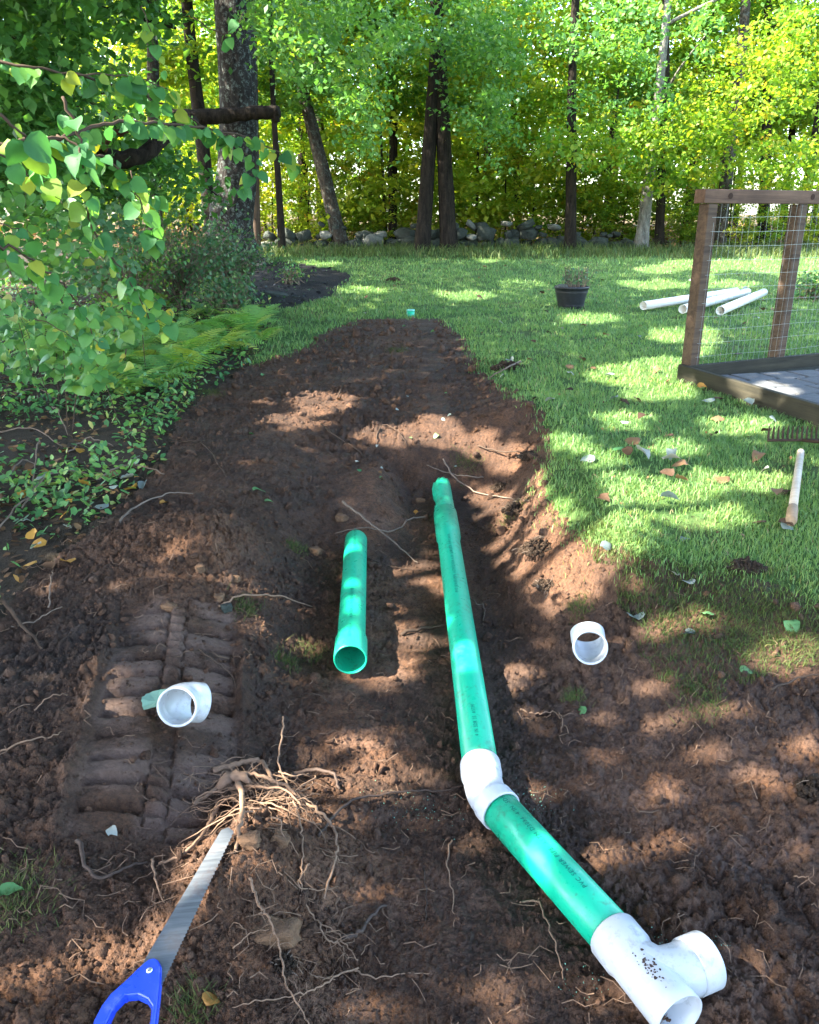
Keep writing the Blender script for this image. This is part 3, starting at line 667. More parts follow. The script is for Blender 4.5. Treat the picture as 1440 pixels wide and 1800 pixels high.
# nothing of these crowns reaches into the picture, nor hides the open sky on the right
qx, qy = project(lx, np.maximum(ly, .01), lz)
keep &= ~((ly > .1) & (qy > -60) & (qx > -200) & (qx < 1640))
keep &= rs.random(NL) < np.interp(gy_, [6.5, 11], [1, .70])
keep &= rs.random(NL) < np.clip(.99 + .35 * perlin(lx * .9, ly * .9 + 5), .7, 1)
lx, ly, lz = lx[keep], ly[keep], lz[keep]
own = np.argmin(np.stack([(lx - a) ** 2 + (ly - b) ** 2 for a, b in over]), 0)
for k, (a, b) in enumerate(over):
    z0 = h1(a, b); t = empty('unseen_shade_tree', (a, b, z0)); tag(t, 'unseen leafy tree added to shade the ground, its crown holed for sun patches', 'tree', 'unseen trees added to shade the yard')
    tree_trunk('trunk', [Vector((a, b, z0 - .1)), Vector((a + .1, b, z0 + 3)), Vector((a + .5, b, z0 + 6.5))], [.3, .24, .12], M['bark_mid'], t, 14, 1.4)
    sel = own == k; n = int(sel.sum())
    if n:
        P = np.stack([lx[sel], ly[sel], lz[sel]], -1)
        rot = rots(rs.random(n) * 6.28, rs.normal(0, .5, n), rs.normal(0, .5, n))
        link('crown', scatter('crown', LEAF2[0], LEAF2[1], P, rot, .165 * (.7 + .6 * rs.random(n)), rs.random(n), M['leaf_shade']), t)
        for j in range(7):
            i = rs.integers(n); e = Vector(P[i]); s0 = Vector((a + .2, b, z0 + 3 + j * .4))
            V, F = tube(smooth_path([s0, s0.lerp(e, .5) + Vector((0, 0, .5)), e], 4), list(np.linspace(.08, .02, 9)), 6); link('limb', mesh('limb', V, F, M['bark_mid'], True), t)

# ------------------------------------------------------------------ stone wall
def rock_mesh(name, seed, mat, sx=1, sy=1, sz=1, sub_=2, amp=.22):
    bm = bmesh.new(); bmesh.ops.create_icosphere(bm, subdivisions=sub_, radius=1)
    r = random.Random(seed); o = Vector((r.random() * 50, r.random() * 50, r.random() * 50))
    from mathutils import noise as mn
    for v in bm.verts:
        p = v.co.copy(); q = Vector((max(-.72, min(.72, p.x)), max(-.72, min(.72, p.y)), max(-.66, min(.66, p.z)))) * 1.25
        v.co = q * (1 + amp * mn.noise(p * 1.3 + o) + amp * .5 * mn.noise(p * 3.1 + o))
        v.co.x *= sx; v.co.y *= sy; v.co.z *= sz
    me = bpy.data.meshes.new(name); bm.to_mesh(me); bm.free(); me.materials.append(mat); me.polygons.foreach_set('use_smooth', [True] * len(me.polygons))
    return me
STONES = [rock_mesh('stone', i, M['rock'] if i % 8 else M['rock2'], 1, .8, .62 + .1 * (i % 3), 2, .45) for i in range(8)]
wall = empty('stone_wall', tb(780, 21.4)); tag(wall, 'low tumbled dry stone wall along the edge of the wood', 'wall')
wl = Vector(wall.location); random.seed(5)
for layer in range(3):
    px = 470 + layer * 6
    while px < (1105, 1095, 1070)[layer]:
        w_ = .09 + .19 * random.random() ** 1.5; yd = 21.4 + random.gauss(0, .10) + .05 * layer
        x = PY(px, 440, yd).x
        gap = (px < 560 and layer == 2) or (640 < px < 730 and layer > 0 and random.random() < .6) or random.random() < .10 + .16 * layer
        if not gap:
            o = bpy.data.objects.new('stone', STONES[random.randrange(8)]); COL.objects.link(o); o.parent = wall
            o.location = Vector((x, yd, h1(x, yd) + .09 + layer * .20 + random.gauss(0, .02))) - wl
            o.scale = (w_, w_ * 1.1, w_ * (.7 + .3 * random.random())); o.rotation_euler = (random.gauss(0, .25), random.gauss(0, .25), random.random() * 6.28)
        px += w_ * 2 * 1440 / 21.5 * .82 * .98 + 1

# ------------------------------------------------------------------ lawn grass and turf
def blades(name, n, ymin, ymax, zone_id, mat, hgt, wid, ypow=1.0, poly=None, thick=1.0, lean=.5, excl=None, seed=1, label=None):
    rng = np.random.default_rng(seed)
    a, b = ymin ** (1 - ypow) if ypow != 1 else 0, ymax ** (1 - ypow) if ypow != 1 else 0
    u = rng.random(n); y = np.exp(np.log(ymin) + u * (np.log(ymax) - np.log(ymin))) if ypow == 1 else (a + u * (b - a)) ** (1 / (1 - ypow))
    x = (rng.random(n) * 2 - 1) * (.58 * y + .5)
    k = (zone(x + rng.normal(0, .05, n), y + rng.normal(0, .08, n)) == zone_id) if poly is None else inside(poly, x + .06 * perlin(x * 8, y * 8), y + .06 * perlin(x * 8 + 4, y * 8))
    if excl is not None: k &= ~excl(x, y)
    thin = .45 + 1.7 * perlin(x * 2.2 + 5, y * 2.2) + .5 * perlin(x * 9, y * 9)
    k &= rng.random(n) < np.clip(thin * thick + .35, .12, 1)
    x, y = x[k], y[k]; n = len(x); z = H(x, y)
    sc = (y / 4) ** .75 + .15
    hh = hgt * (.55 + .9 * rng.random(n)) * (.8 + .06 * y); ww = wid * sc * (.7 + .6 * rng.random(n))
    yaw = rng.random(n) * 6.28; ln = rng.normal(0, lean, (n, 2)) * hh[:, None]
    dx, dy = np.cos(yaw) * ww / 2, np.sin(yaw) * ww / 2
    mid = np.stack([x + ln[:, 0] * .35, y + ln[:, 1] * .35, z + hh * .62], -1)
    V = np.stack([np.stack([x - dx, y - dy, z - .01], -1), np.stack([x + dx, y + dy, z - .01], -1), mid + np.stack([dx * .7, dy * .7, 0 * x], -1),
                  np.stack([x + ln[:, 0], y + ln[:, 1], z + hh * .95], -1), mid - np.stack([dx * .7, dy * .7, 0 * x], -1)], 1)
    F = np.array([(0, 1, 2, 4), (4, 2, 3, 3)])
    T = np.array([(0, 1, 2), (0, 2, 4), (4, 2, 3)])
    FF = (T[None] + (np.arange(n) * 5)[:, None, None]).reshape(-1, 3)
    pat = .5 + .9 * perlin(x * .8 + 3, y * .8) + .5 * perlin(x * 3.3, y * 3.3)
    val = np.clip(.40 + .30 * (pat - .5) + rng.normal(0, .17, n), 0, 1); val[rng.random(n) < .015] = 1
    me = mesh(name, V.reshape(-1, 3), FF, mat, False, {'v': np.repeat(val, 5)})
    return tag(link(name, me), label, kind='stuff')
C0 = PZ(1199, 642, .57); C0.z = 0
dirF = (PZ(1440, 712, .57) - PZ(1199, 642, .57)); dirF.z = 0; dirF.normalize()
dirB = Vector((.905, .425, 0)).normalized()
def pen(x, y):
    dx, dy = x - C0.x, y - C0.y; det = dirF.x * dirB.y - dirF.y * dirB.x
    a = (dx * dirB.y - dy * dirB.x) / det; b = (dirF.x * dy - dirF.y * dx) / det
    return (a > .02) & (b > .02) & (a < 3.4) & (b < 3.2)
blades('grass', 480000, 2.3, 21.5, 0, M['grass'], .025, .0040, 1.35, excl=pen, seed=2, label='short green lawn grass')
blades('turf_grass', 110000, 2.0, 3.4, 1, M['moss'], .022, .0034, 1, poly=turf_poly, thick=1.3, lean=.9, seed=3, label='thin trampled mossy grass over mud')
blades('long_grass', 16000, 17.5, 22.0, 0, M['moss'], .09, .006, 1, seed=4, label='long unmown grass before the wall')
# sprigs of torn turf clinging to the dug soil
tc = [(545, 1150, .07), (430, 1070, .06), (900, 905, .07), (1050, 930, .06), (1020, 1065, .05), (1240, 1240, .08), (860, 640, .08), (500, 1160, .05), (1190, 560, .05), (1300, 1050, .12), (1370, 1060, .12), (1330, 1100, .12), (820, 812, .1), (700, 615, .12), (430, 620, .15), (370, 690, .12), (20, 1560, .10), (30, 1600, .08), (340, 1780, .05), (520, 960, .05), (1010, 1230, .04)]
def clump(px, py, r, n, rng):
    c = G(px, py); x = c.x + rng.normal(0, r * .5, n); y = c.y + rng.normal(0, r * .5, n); return x, y
rng = np.random.default_rng(9); xs_, ys_ = [], []
for a, b, c in tc:
    x, y = clump(a, b, c, 260, rng); xs_.append(x); ys_.append(y)
x = np.concatenate(xs_); y = np.concatenate(ys_); n = len(x); z = H(x, y)
V = np.stack([np.stack([x - .0015, y, z - .005], -1), np.stack([x + .0015, y, z - .005], -1), np.stack([x + rng.normal(0, .02, n), y + rng.normal(0, .02, n), z + .02 * rng.random(n) + .008], -1)], 1)
tag(link('torn_turf', mesh('torn_turf', V.reshape(-1, 3), np.arange(n * 3).reshape(-1, 3), M['moss'], False, {'v': np.repeat(rng.random(n), 3)})), 'sprigs of torn turf on the dug soil', kind='stuff')

# ------------------------------------------------------------------ soil crumbs and clods
def ico(sub_=1, seed=0, amp=.25):
    bm = bmesh.new(); bmesh.ops.create_icosphere(bm, subdivisions=sub_, radius=1); r = random.Random(seed)
    for v in bm.verts: v.co *= 1 + amp * (r.random() * 2 - 1)
    V = np.array([tuple(v.co) for v in bm.verts]); F = np.array([[v.index for v in f.verts] for f in bm.faces]); bm.free(); return V, F
rng = np.random.default_rng(14)
n = 120000
y = 1.0 * (9.6 / 1.0) ** rng.random(n); x = (rng.random(n) * 2 - 1) * (.56 * y + .3)
t_, q_ = track_local(x, y)
p = .18 + .5 * np.clip(perlin(x * 2.4, y * 2.4) + .2, 0, 1) + .9 * gauss(x, y, -.85, 3.05, .45, .3) + .5 * gauss(x, y, -.5, 2.9, .2, .8) + .5 * gauss(x, y, .55, 3.6, .2, .8) + .5 * gauss(x, y, -.35, 1.4, .25, .4) + .35 * sstep(4.8, 5.4, y)
p *= 1 - .5 * (sstep(.27, .2, np.abs(q_)) * sstep(0, .1, t_) * sstep(1.2, 1.05, t_))
pipe_x = np.interp(y, [1.2, 2.0, 2.2, 5], [.55, .27, .24, .20])
p *= (np.abs(x - pipe_x) > .07) & ~((np.abs(x + .21) < .07) & (np.abs(y - 2.55) < .12))
k = (zone(x, y) == 1) & (rng.random(n) < p)
x, y = x[k], y[k]; n = len(x)
s = (.0016 + .0048 * rng.random(n) ** 3 + .014 * (rng.random(n) ** 30)) * (.65 + .26 * y)
z = H(x, y) + s * .25
for k3 in range(3):
    tv, tf = ico(1, k3, .42); sel = np.arange(n) % 3 == k3
    m_ = int(sel.sum())
    me = scatter('soil_crumbs', tv, tf, np.stack([x, y, z], -1)[sel], rots(rng.random(m_) * 6.28, rng.random(m_) * 6.28, rng.random(m_) * 6.28), s[sel][:, None] * rng.uniform(.5, 1.4, (m_, 3)) * np.array([1, 1, .6]), rng.random(m_), None)
    me.materials.append(M['soil'])
    for an in ('tint', 'mud', 'dark'):
        at = me.attributes.new(an, 'FLOAT', 'POINT'); rv = np.repeat(np.clip(rng.normal(.25, .25, m_), 0, .9), len(tv)) if an == 'tint' else np.zeros(m_ * len(tv)) + (.1 if an == 'mud' else .05)
        at.data.foreach_set('value', rv.astype(np.float32))
    tag(link('soil_crumbs', me), 'loose crumbs of dug soil', kind='stuff')

# ------------------------------------------------------------------ big clods and stones one can pick out
M['soilx'] = plain_mat('dark_sod', (.018, .012, .008), (.085, .052, .030), 22, .95, 1, .02)
CL = [(485, 1648, .052, 'tan squared lump of clay on the root mound right of the saw', 'clod', 'clod', (1.0, .62, .55)),
      (494, 1382 + 100, .022, 'small orange clod at the foot of the root tangle', 'clod', 'clod', (1, .9, .8)),
      (440, 1485, .026, 'orange clod just right of the saw tip', 'clod', 'clod', (1, .8, .7)),
      (398, 1074, .022, 'round grey stone at the top of the machine track', 'stone', 'rock', (1, .9, .8)),
      (352, 1004, .020, 'round tan clod high on the left spoil heap', 'clod', 'clod', (1, 1, .9)),
      (385, 1052, .020, 'tan clod below the spoil heap next to the grey stone', 'clod', 'clod', (1, .9, .9)),
      (300, 1070, .024, 'brown flat clod at the top edge of the left track print', 'clod', 'clod', (1.2, .8, .6)),
      (415, 1018, .016, 'small tan clod on the right flank of the spoil heap', 'clod', 'clod', (1, .9, .9)),
      (600, 912, .03, 'orange lump of clay behind the short green pipe', 'clod', 'clod', (1, .9, .7)),
      (556, 973, .03, 'tan lump of clay at the upper left of the short green pipe', 'clod', 'clod', (1, .9, .8)),
      (740, 882, .025, 'tan lump beside the broken end of the long green pipe', 'clod', 'clod', (1.1, .9, .6)),
      (930, 805, .055, 'dark lump of sod at the right edge of the dug strip', 'clod', 'soilx', (1.2, .8, .6)),
      (893, 648, .09, 'dark torn clump of sod with roots lying on the lawn edge', 'sod clump', 'soilx', (1.5, .9, .5)),
      (1310, 1000, .06, 'dark lump of sod at the edge of the mossy grass', 'clod', 'soilx', (1.3, .8, .5)),
      (1430, 1395, .05, 'dark clod at the right edge of the dug ground', 'clod', 'soilx', (1, 1, .7)),
      (905, 900, .055, 'dark crumbly sod lump on the crest right of the broken pipe end', 'clod', 'soilx', (1.2, 1.2, .7)),
      (945, 968, .06, 'dark sod lump hanging over the trench below the sunlit ridge', 'clod', 'soilx', (1.4, .9, .8)),
      (880, 860, .045, 'dark lump of sod at the upper end of the right ridge', 'clod', 'soilx', (1.3, .8, .6)),
      (960, 1030, .045, 'dark crumbly lump above the right white elbow', 'clod', 'soilx', (1.3, .9, .5)),
      (455, 467, .09, 'pale flat stone at the near edge of the lichened tree', 'stone', 'rock2', (1.6, .8, .4)),
      (483, 520, .11, 'grey flat stone lying in the black mulch', 'stone', 'rock', (1.6, .8, .35)),
      (692, 494, .10, 'dark tuft of sod lying alone on the far lawn', 'sod clump', 'soilx', (1.3, .8, .45)),
      (495, 1700, .03, 'crumbly brown clod below the squared clay lump', 'clod', 'soilx', (1, .9, .7))]
for i, (px, py, r, lb, cat, mt, sc) in enumerate(CL):
    p = G(px, py)
    if mt == 'soilx':
        rq = np.random.default_rng(100 + i); m_ = 320; a_ = rq.random(m_) * 6.28; q_ = rq.random(m_) ** .5
        P_ = np.stack([p.x + r * sc[0] * q_ * np.cos(a_), p.y + r * sc[1] * q_ * np.sin(a_), p.z + r * sc[2] * 1.3 * rq.random(m_) * (1 - q_ ** 2) + .004], -1)
        tv, tf = ico(1, i, .35)
        me = scatter('sod', tv, tf, P_, rots(a_ * 3, a_ * 5, a_ * 7), r * (.06 + .14 * rq.random(m_) ** 2)[:, None] * rq.uniform(.6, 1.4, (m_, 3)), rq.random(m_), M['soilx'])
        o = link('sod_clump' if cat == 'sod clump' else 'soil_clod', me); tag(o, lb, cat)
        fb = []
        for _ in range(26):
            s0 = Vector(P_[rq.integers(m_)]); d_ = Vector((rq.normal(0, 1), rq.normal(0, 1), rq.normal(.4, .5))).normalized() * r * .7
            fb.append(tube([s0, s0 + d_ * .5, s0 + d_ + Vector((0, 0, -r * .2))], [.0014, .0012, .0006], 4))
        V_, F_ = merge(fb); ft = link('root_fibres', mesh('root_fibres', V_, F_, M['twig_pale']), o); ft['kind'] = 'stuff'
        continue
    me = rock_mesh('clod' if cat != 'stone' else 'stone', 40 + i, M[mt], *sc, 4 if mt == 'soilx' else 3, .75 if mt == 'soilx' else .38); me.polygons.foreach_set('use_smooth', [True] * len(me.polygons))
    o = link('soil_clod' if cat == 'clod' else ('field_stone' if cat == 'stone' else 'sod_clump'), me)
    o.location = p + Vector((0, 0, r * sc[2] * (.15 if mt == 'soilx' else .5))); o.scale = (r, r, r); o.rotation_euler = (random.gauss(0, .12), random.gauss(0, .12), random.gauss(0, .4)); tag(o, lb, cat)

# ------------------------------------------------------------------ the glued drain run: green pipes, white elbow and tee
RP, RB, RW = .0535, .061, .0605
CZ = .058
A0 = PZ(775, 852, CZ + .085); A1 = PZ(783, 905, CZ + .065); A2 = PZ(845, 1350, CZ)
E2 = PZ(874, 1418, CZ); T0_ = PZ(1078, 1645, CZ); 
d1 = (A2 - A1).normalized(); d2 = (T0_ - E2).normalized()
run = empty('drain_pipe', A2); tag(run, 'long green drain pipe run with white elbow and white tee in the trench', 'pipe')
# stub with broken end
n = 36
stub_p = [A0 + (A1 - A0) * t for t in (0, .2, .4, .6, .8, 1.0)] + [A1 + d1 * .03]
V, F = pipe_shell(stub_p, [RP] * 7, [RP - .005] * 7, n)
V = [Vector(v) for v in V]
u = (A1 - A0).normalized()
for s_ in range(2):
    for k in range(n):
        i = s_ * 7 * n + k; v = V[i]; side = (v - A0).dot(RT) / RP
        V[i] = v + u * (.05 * max(0, -side) + .03 * random.random() + .012 * math.sin(k * 1.7))
    for k in range(n):
        i = s_ * 7 * n + 3 * n + k; side = (V[i] - (A0 + (A1 - A0) * .6)).dot(RT) / RP
        if side < -.75: V[i] = V[i] + RT * .03 - Vector((0, 0, .02))
link('broken_stub', mesh('broken_stub', V, F, M['green'], True), run)
# long pipe: bell socket at the far end, then barrel
sock = .30
L1 = (A2 - A1).length
ps = [A1, A1 + d1 * .002, A1 + d1 * (sock * .8), A1 + d1 * sock, A1 + d1 * (sock + .03), A1 + d1 * (L1 * .6), A2 + d1 * .02]
ro = [RB - .002, RB, RB, RB - .001, RP, RP, RP]
link('pipe_barrel', mesh('pipe_barrel', *pipe_shell(ps, ro, [r - .005 for r in ro], 44), M['green'], True), run)
V, F = tube([A1 - d1 * .003, A1 + d1 * .001], RB + .0006, 40, False); link('socket_ring', mesh('socket_ring', V, F, M['print']), run)
ps = [E2 - d2 * .02, E2 + d2 * .2, E2.lerp(T0_, .6), T0_ + d2 * .02]
link('pipe_barrel', mesh('pipe_barrel', *pipe_shell(ps, [RP] * 4, [RP - .005] * 4, 44), M['green'], True), run)
# elbow: two hubs and a bend
Q = A2 + d1 * .105; 
bendp = smooth_path([A2 - d1 * .012, A2 + d1 * .035, Q + (-d1 + d2) * .012, E2 - d2 * .02, E2 + d2 * .022], 7)
nb = len(bendp); rr = [RW if (i < 8 or i > nb - 9) else RP + .003 for i in range(nb)]
link('elbow_fitting', mesh('elbow_fitting', *pipe_shell(bendp, rr, [r - .006 for r in rr], 44), M['white'], True), run)
# tee: straight run, swept branch, hub rings
T1_ = PZ(1196, 1790, CZ + .004); d3 = (T1_ - T0_).normalized(); LT_ = (T1_ - T0_).length
ps = [T0_ - d3 * .004, T0_ + d3 * .0, T0_ + d3 * .055, T0_ + d3 * .07, T0_ + d3 * (LT_ - .03), T0_ + d3 * LT_]
ro = [RW - .002, RW, RW, RW - .0045, RW - .0045, RW - .004]
te = link('tee_fitting', mesh('tee_fitting', *pipe_shell(ps, ro, [.0535] * 6, 48), M['white'], True), run)
br = Vector((-d3.y, d3.x, 0)); br = br if br.x > 0 else -br
jc = T0_ + d3 * .135
bp = smooth_path([jc - d3 * .075, jc - d3 * .045 + br * .004, jc - d3 * .012 + br * .026, jc + br * .070, jc + br * .105], 6)
nbp = len(bp)
V, F = pipe_shell(bp, [.0565 - .004 * max(0, 1 - i / 6) for i in range(nbp)], [.048] * nbp, 44)
o = link('branch', mesh('branch', V, F, M['white'], True), te); 
h0 = jc + br * .098
link('branch_hub', mesh('branch_hub', *pipe_shell([h0, h0 + br * .002, h0 + br * .050, h0 + br * .052], [RW - .003, RW, RW, RW - .002], [.0535] * 4, 44), M['white'], True), te)
def marks(center, axis, upv, n, spread, parent, name='dirt_marks'):
    V, F = [], []
    side = axis.cross(upv).normalized()
    for _ in range(n):
        a = random.gauss(0, spread[1]) + spread[2]; l = random.gauss(0, spread[0]); r = .0012 + .003 * random.random() ** 2
        rad = upv * math.cos(a) + side * math.sin(a); c = center + axis * l + rad * (RW - .0036)
        tdir = axis.cross(rad).normalized(); o0 = len(V)
        for k in range(6):
            t = k * math.pi / 3; q = r * (.6 + .8 * random.random()); V.append(c + axis * (q * math.cos(t)) + tdir * (q * math.sin(t)))
        F.append(tuple(range(o0, o0 + 6)))
    link(name, mesh(name, V, F, M['root_dark']), parent)
marks(T0_ + d3 * (LT_ * .62), d3, Vector((0, 0, 1)), 46, (.018, .16, .25), te)

FONTS = {}
def lettering(txt, start, axis, upv, size, R, ang, parent, mat):
    cu = bpy.data.curves.new('txt', 'FONT'); cu.body = txt; cu.size = size; cu.space_character = 1.15; cu.resolution_u = 2
    ob = bpy.data.objects.new('txt', cu); COL.objects.link(ob)
    dg = bpy.context.evaluated_depsgraph_get(); me = bpy.data.meshes.new_from_object(ob.evaluated_get(dg))
    bpy.data.objects.remove(ob); bpy.data.curves.remove(cu)
    side = axis.cross(upv).normalized()
    for v in me.vertices:
        a = ang + (v.co.y - size * .35) / R; v.co = start + axis * v.co.x + (upv * math.cos(a) - side * math.sin(a)) * (R + .0007)
    me.name = 'printed_lettering'; me.materials.clear(); me.materials.append(mat); return link('printed_lettering', me, parent)
upz = Vector((0, 0, 1))
T_ = 'PVC SEWER PIPE  ASTM D3034  4 IN  SDR 35'
lettering(T_, A2 - d1 * 1.02, -d1, upz, .020, RP, .08, run, M['print'])
lettering('4 IN SDR 35  ASTM', A2 - d1 * .08, -d1, upz, .017, RP, .10, run, M['print'])
lettering('4 IN SDR 35 PVC SEWER', A1 + d1 * .58 , -d1, upz, .017, RP, .10, run, M['print'])
lettering(T_, T0_ - d2 * .10, -d2, upz, .0175, RP, .05, run, M['print'])

# short green pipe with its socket towards the camera
S0 = PZ(626, 948, .115); S1 = PZ(616, 1160, .085); ds = (S1 - S0).normalized(); LS = (S1 - S0).length
sp = empty('drain_pipe', S1); tag(sp, 'short loose green pipe with open socket lying left in the trench', 'pipe')
ps = [S0, S0 + ds * .01, S0 + ds * (LS * .5), S1 - ds * .17, S1 - ds * .13, S1 - ds * .004, S1]
ro = [RP - .003, RP, RP, RP, RB, RB, RB - .001]
link('pipe_barrel', mesh('pipe_barrel', *pipe_shell(ps, ro, [r - .005 for r in ro], 44), M['green'], True), sp)
lettering('4 IN SDR 35 PVC SEWER PIPE', S1 - ds * .22, -ds, upz, .017, RP, .05, sp, M['print'])
lettering('ASTM D3034', S1 - ds * .06, -ds, upz, .016, RB, .05, sp, M['print'])
lettering('ASTM D3034  PVC SEWER', S1 - ds * .9, -ds, upz, .016, RP, .05, sp, M['print'])
# small capped riser at the far end
p = G(722, 556); V, F = pipe_shell([p - upz * .05, p + upz * .06], [.045, .047], [.041, .043], 24)
o = link('pipe_stub', mesh('pipe_stub', V, F, M['green'], True)); tag(o, 'short blue green pipe end standing at the far tip of the soil strip', 'pipe')
p2 = p + upz * .06; V, F = tube([p2, p2 + upz * .012, p2 + upz * .018], [.049, .049, .03], 24); co = link('cap', mesh('cap', V, F, flat_mat('cap_plastic', (.20, .55, .45), .4), True), o)

# loose white elbows
def loose_elbow(px, py, z, label, aim, side, arm=(.030, .030)):
    c = PZ(px, py, z); r = (c - CAM).normalized(); ri = r.cross(Vector((0, 0, 1))).normalized(); u_ = ri.cross(r).normalized()
    a = (-r + ri * aim[0] + u_ * aim[1]).normalized()             # mouth points here
    sd = (ri * side[0] + u_ * side[1]); sd = (sd - a * sd.dot(a)).normalized()
    b = (-a * math.cos(R_(45)) + sd * math.sin(R_(45))).normalized()
    m0 = c; cen = m0 - a * .060
    pts = smooth_path([m0, m0 - a * .038, cen + a * .004 + b * .004, cen + b * .022, cen + b * .060], 6); nn = len(pts)
    rr = [RW if (i < 7 or i > nn - 8) else .0575 for i in range(nn)]
    rr = [rr[max(0, i - 1)] * .3 + rr[i] * .4 + rr[min(nn - 1, i + 1)] * .3 for i in range(nn)]
    o = empty('pipe_elbow', cen); tag(o, label, 'pipe elbow')
    link('elbow_body', mesh('elbow_body', *pipe_shell(pts, rr, [.0535 if (i < 6 or i > nn - 7) else .051 for i in range(nn)], 44), M['white'], True), o)
    return o
loose_elbow(311, 1243, .235, 'loose white elbow lying on the machine track prints', (-.36, -.24), (.8, -.4))
loose_elbow(1038, 1138, .180, 'loose white elbow lying on the mud right of the trench', (.10, -.10), (-.12, .9))

# white pipes on the lawn
WP = [((1130, 540), (1293, 517), 'leftmost and farthest of the three long white pipes on the lawn'), ((1199, 546), (1312, 518), 'middle one of the three long white pipes on the lawn'), ((1265, 549), (1341, 519), 'nearest the fence middle, separate long white pipe on the lawn')]
for a, b, lb in WP:
    p0 = G(a[0], a[1] + 9); p0.z += .070; e = G(b[0], b[1] + 7); e.z += .085
    up0 = max(0, max(h1(p0.x + (e.x - p0.x) * t / 12, p0.y + (e.y - p0.y) * t / 12) + .075 - (p0.z + (e.z - p0.z) * t / 12) for t in range(13))); p0.z += up0; e.z += up0; dd = (e - p0); dd = dd.normalized() * dd.length
    V, F = pipe_shell([p0, p0.lerp(p0 + dd, .5), p0 + dd], [.052] * 3, [.047] * 3, 24)
    o = link('white_pipe', mesh('white_pipe', V, F, M['pvc_far'], True)); tag(o, lb, 'pipe', 'white pipes on the lawn')

# ------------------------------------------------------------------ saw
def on_plane(px, py, p0, nrm):
    r = ray(px, py); k = (p0 - CAM).dot(nrm) / r.dot(nrm); return CAM + r * k
St = G(403, 1464, .075); Sh = G(262, 1708, .10)
ax = (Sh - St).normalized(); up_ = (upz - ax * upz.dot(ax)).normalized(); sn = (up_ + ax.cross(up_) * .12).normalized(); 
ac = sn.cross(ax).normalized(); 
saw = empty('hand_saw', Sh); tag(saw, 'hand saw with blue handle and muddy steel blade on the root mound', 'saw')
def plate(px_poly, off, th, name, mat, parent, bev=0, hole=None):
    pts = [on_plane(a, b, St, sn) + sn * off for a, b in px_poly]
    if hole: hp = [on_plane(a, b, St, sn) + sn * off for a, b in hole]
    bm = bmesh.new(); vs = [bm.verts.new(p) for p in pts]
    if hole:
        hv = [bm.verts.new(p) for p in hp]
        ed = [bm.edges.new((vs[i], vs[(i + 1) % len(vs)])) for i in range(len(vs))] + [bm.edges.new((hv[i], hv[(i + 1) % len(hv)])) for i in range(len(hv))]
        bmesh.ops.triangle_fill(bm, edges=ed, use_beauty=True, use_dissolve=False)
    else: bm.faces.new(vs)
    bmesh.ops.recalc_face_normals(bm, faces=bm.faces[:])
    g_ = bmesh.ops.extrude_face_region(bm, geom=bm.faces[:]); mv = [v for v in g_['geom'] if isinstance(v, bmesh.types.BMVert)]
    bmesh.ops.translate(bm, verts=mv, vec=sn * th)
    bmesh.ops.recalc_face_normals(bm, faces=bm.faces[:])
    if bev:
        es = [e for e in bm.edges if len(e.link_faces) == 2 and e.calc_face_angle(0) > .9]
        bmesh.ops.bevel(bm, geom=es, offset=bev, segments=3, affect='EDGES', clamp_overlap=True)
    me = bpy.data.meshes.new(name); bm.to_mesh(me); bm.free(); me.materials.append(mat); return link(name, me, parent)
RE = [(411, 1462), (284, 1733)]
LE = [(389, 1460), (240, 1713)]
edge = []
for i in range(len(RE) - 1):
    for k in range(84):
        t = k / 84; o_ = 1.3 if k % 2 else -.6
        edge.append((RE[i][0] + (RE[i + 1][0] - RE[i][0]) * t + o_, RE[i][1] + (RE[i + 1][1] - RE[i][1]) * t + o_ * .45))
blade = plate([LE[0], (402, 1455)] + edge + [RE[-1]] + LE[:0:-1], 0, .0013, 'blade', M['steel'], saw)
HO = [(262, 1693), (272, 1690), (279, 1693), (285, 1704), (284, 1729), (281, 1760), (276, 1805), (266, 1850), (245, 1885), (215, 1900), (180, 1895), (158, 1870), (157, 1835), (168, 1798), (181, 1773), (196, 1753), (226, 1726), (244, 1708)]
HI = [(222, 1757), (243, 1755), (260, 1763), (268, 1776), (266, 1800), (258, 1828), (240, 1855), (212, 1868), (188, 1858), (182, 1836), (190, 1805), (204, 1775)]
plate(HO, -.009, .020, 'grip', M['blue'], saw, .004, HI)
bolt = on_plane(265, 1714, St, sn) + sn * .012
V, F = tube([bolt - sn * .004, bolt + sn * .001, bolt + sn * .002], [.006, .006, .004], 16); link('bolt', mesh('bolt', V, F, flat_mat('bolt_metal', (.75, .76, .78), .3, .5, .8, .05), True), saw)

# ------------------------------------------------------------------ roots and twigs
def gp(px, py, lift): return G(px, py, lift)
def root_obj(name, pts, r0, r1, mat, parent=None, jit=.002, seg=7, nsub=6):
    P = [gp(*p) for p in pts]; P = smooth_path(P, nsub, jit); rr = list(np.linspace(r0, r1, len(P)))
    V, F = tube(P, rr, seg, True, .25); return link(name, mesh(name, V, F, mat, True), parent)
def hairs(parent, pts, n, L, mat, r=.0009):
    P = smooth_path([gp(*p) for p in pts], 6); parts = []
    for _ in range(n):
        p = random.choice(P); d = Vector((random.gauss(0, 1), random.gauss(0, 1), random.gauss(-.1, .6))).normalized() * L * (.4 + random.random())
        q = [p, p + d * .5 + Vector((random.gauss(0, .006), random.gauss(0, .006), -.004)), p + d + Vector((0, 0, -.012))]
        parts.append(tube(smooth_path(q, 2), [r, r * .9, r * .8, r * .6, r * .4], 4))
    V, F = merge(parts); o = link('root_hairs', mesh('root_hairs', V, F, mat), parent); o['kind'] = 'stuff'
random.seed(77)
rc = empty('root_clump', G(440, 1440)); tag(rc, 'sunlit tangle of torn tree roots on the mound beside the saw', 'roots')
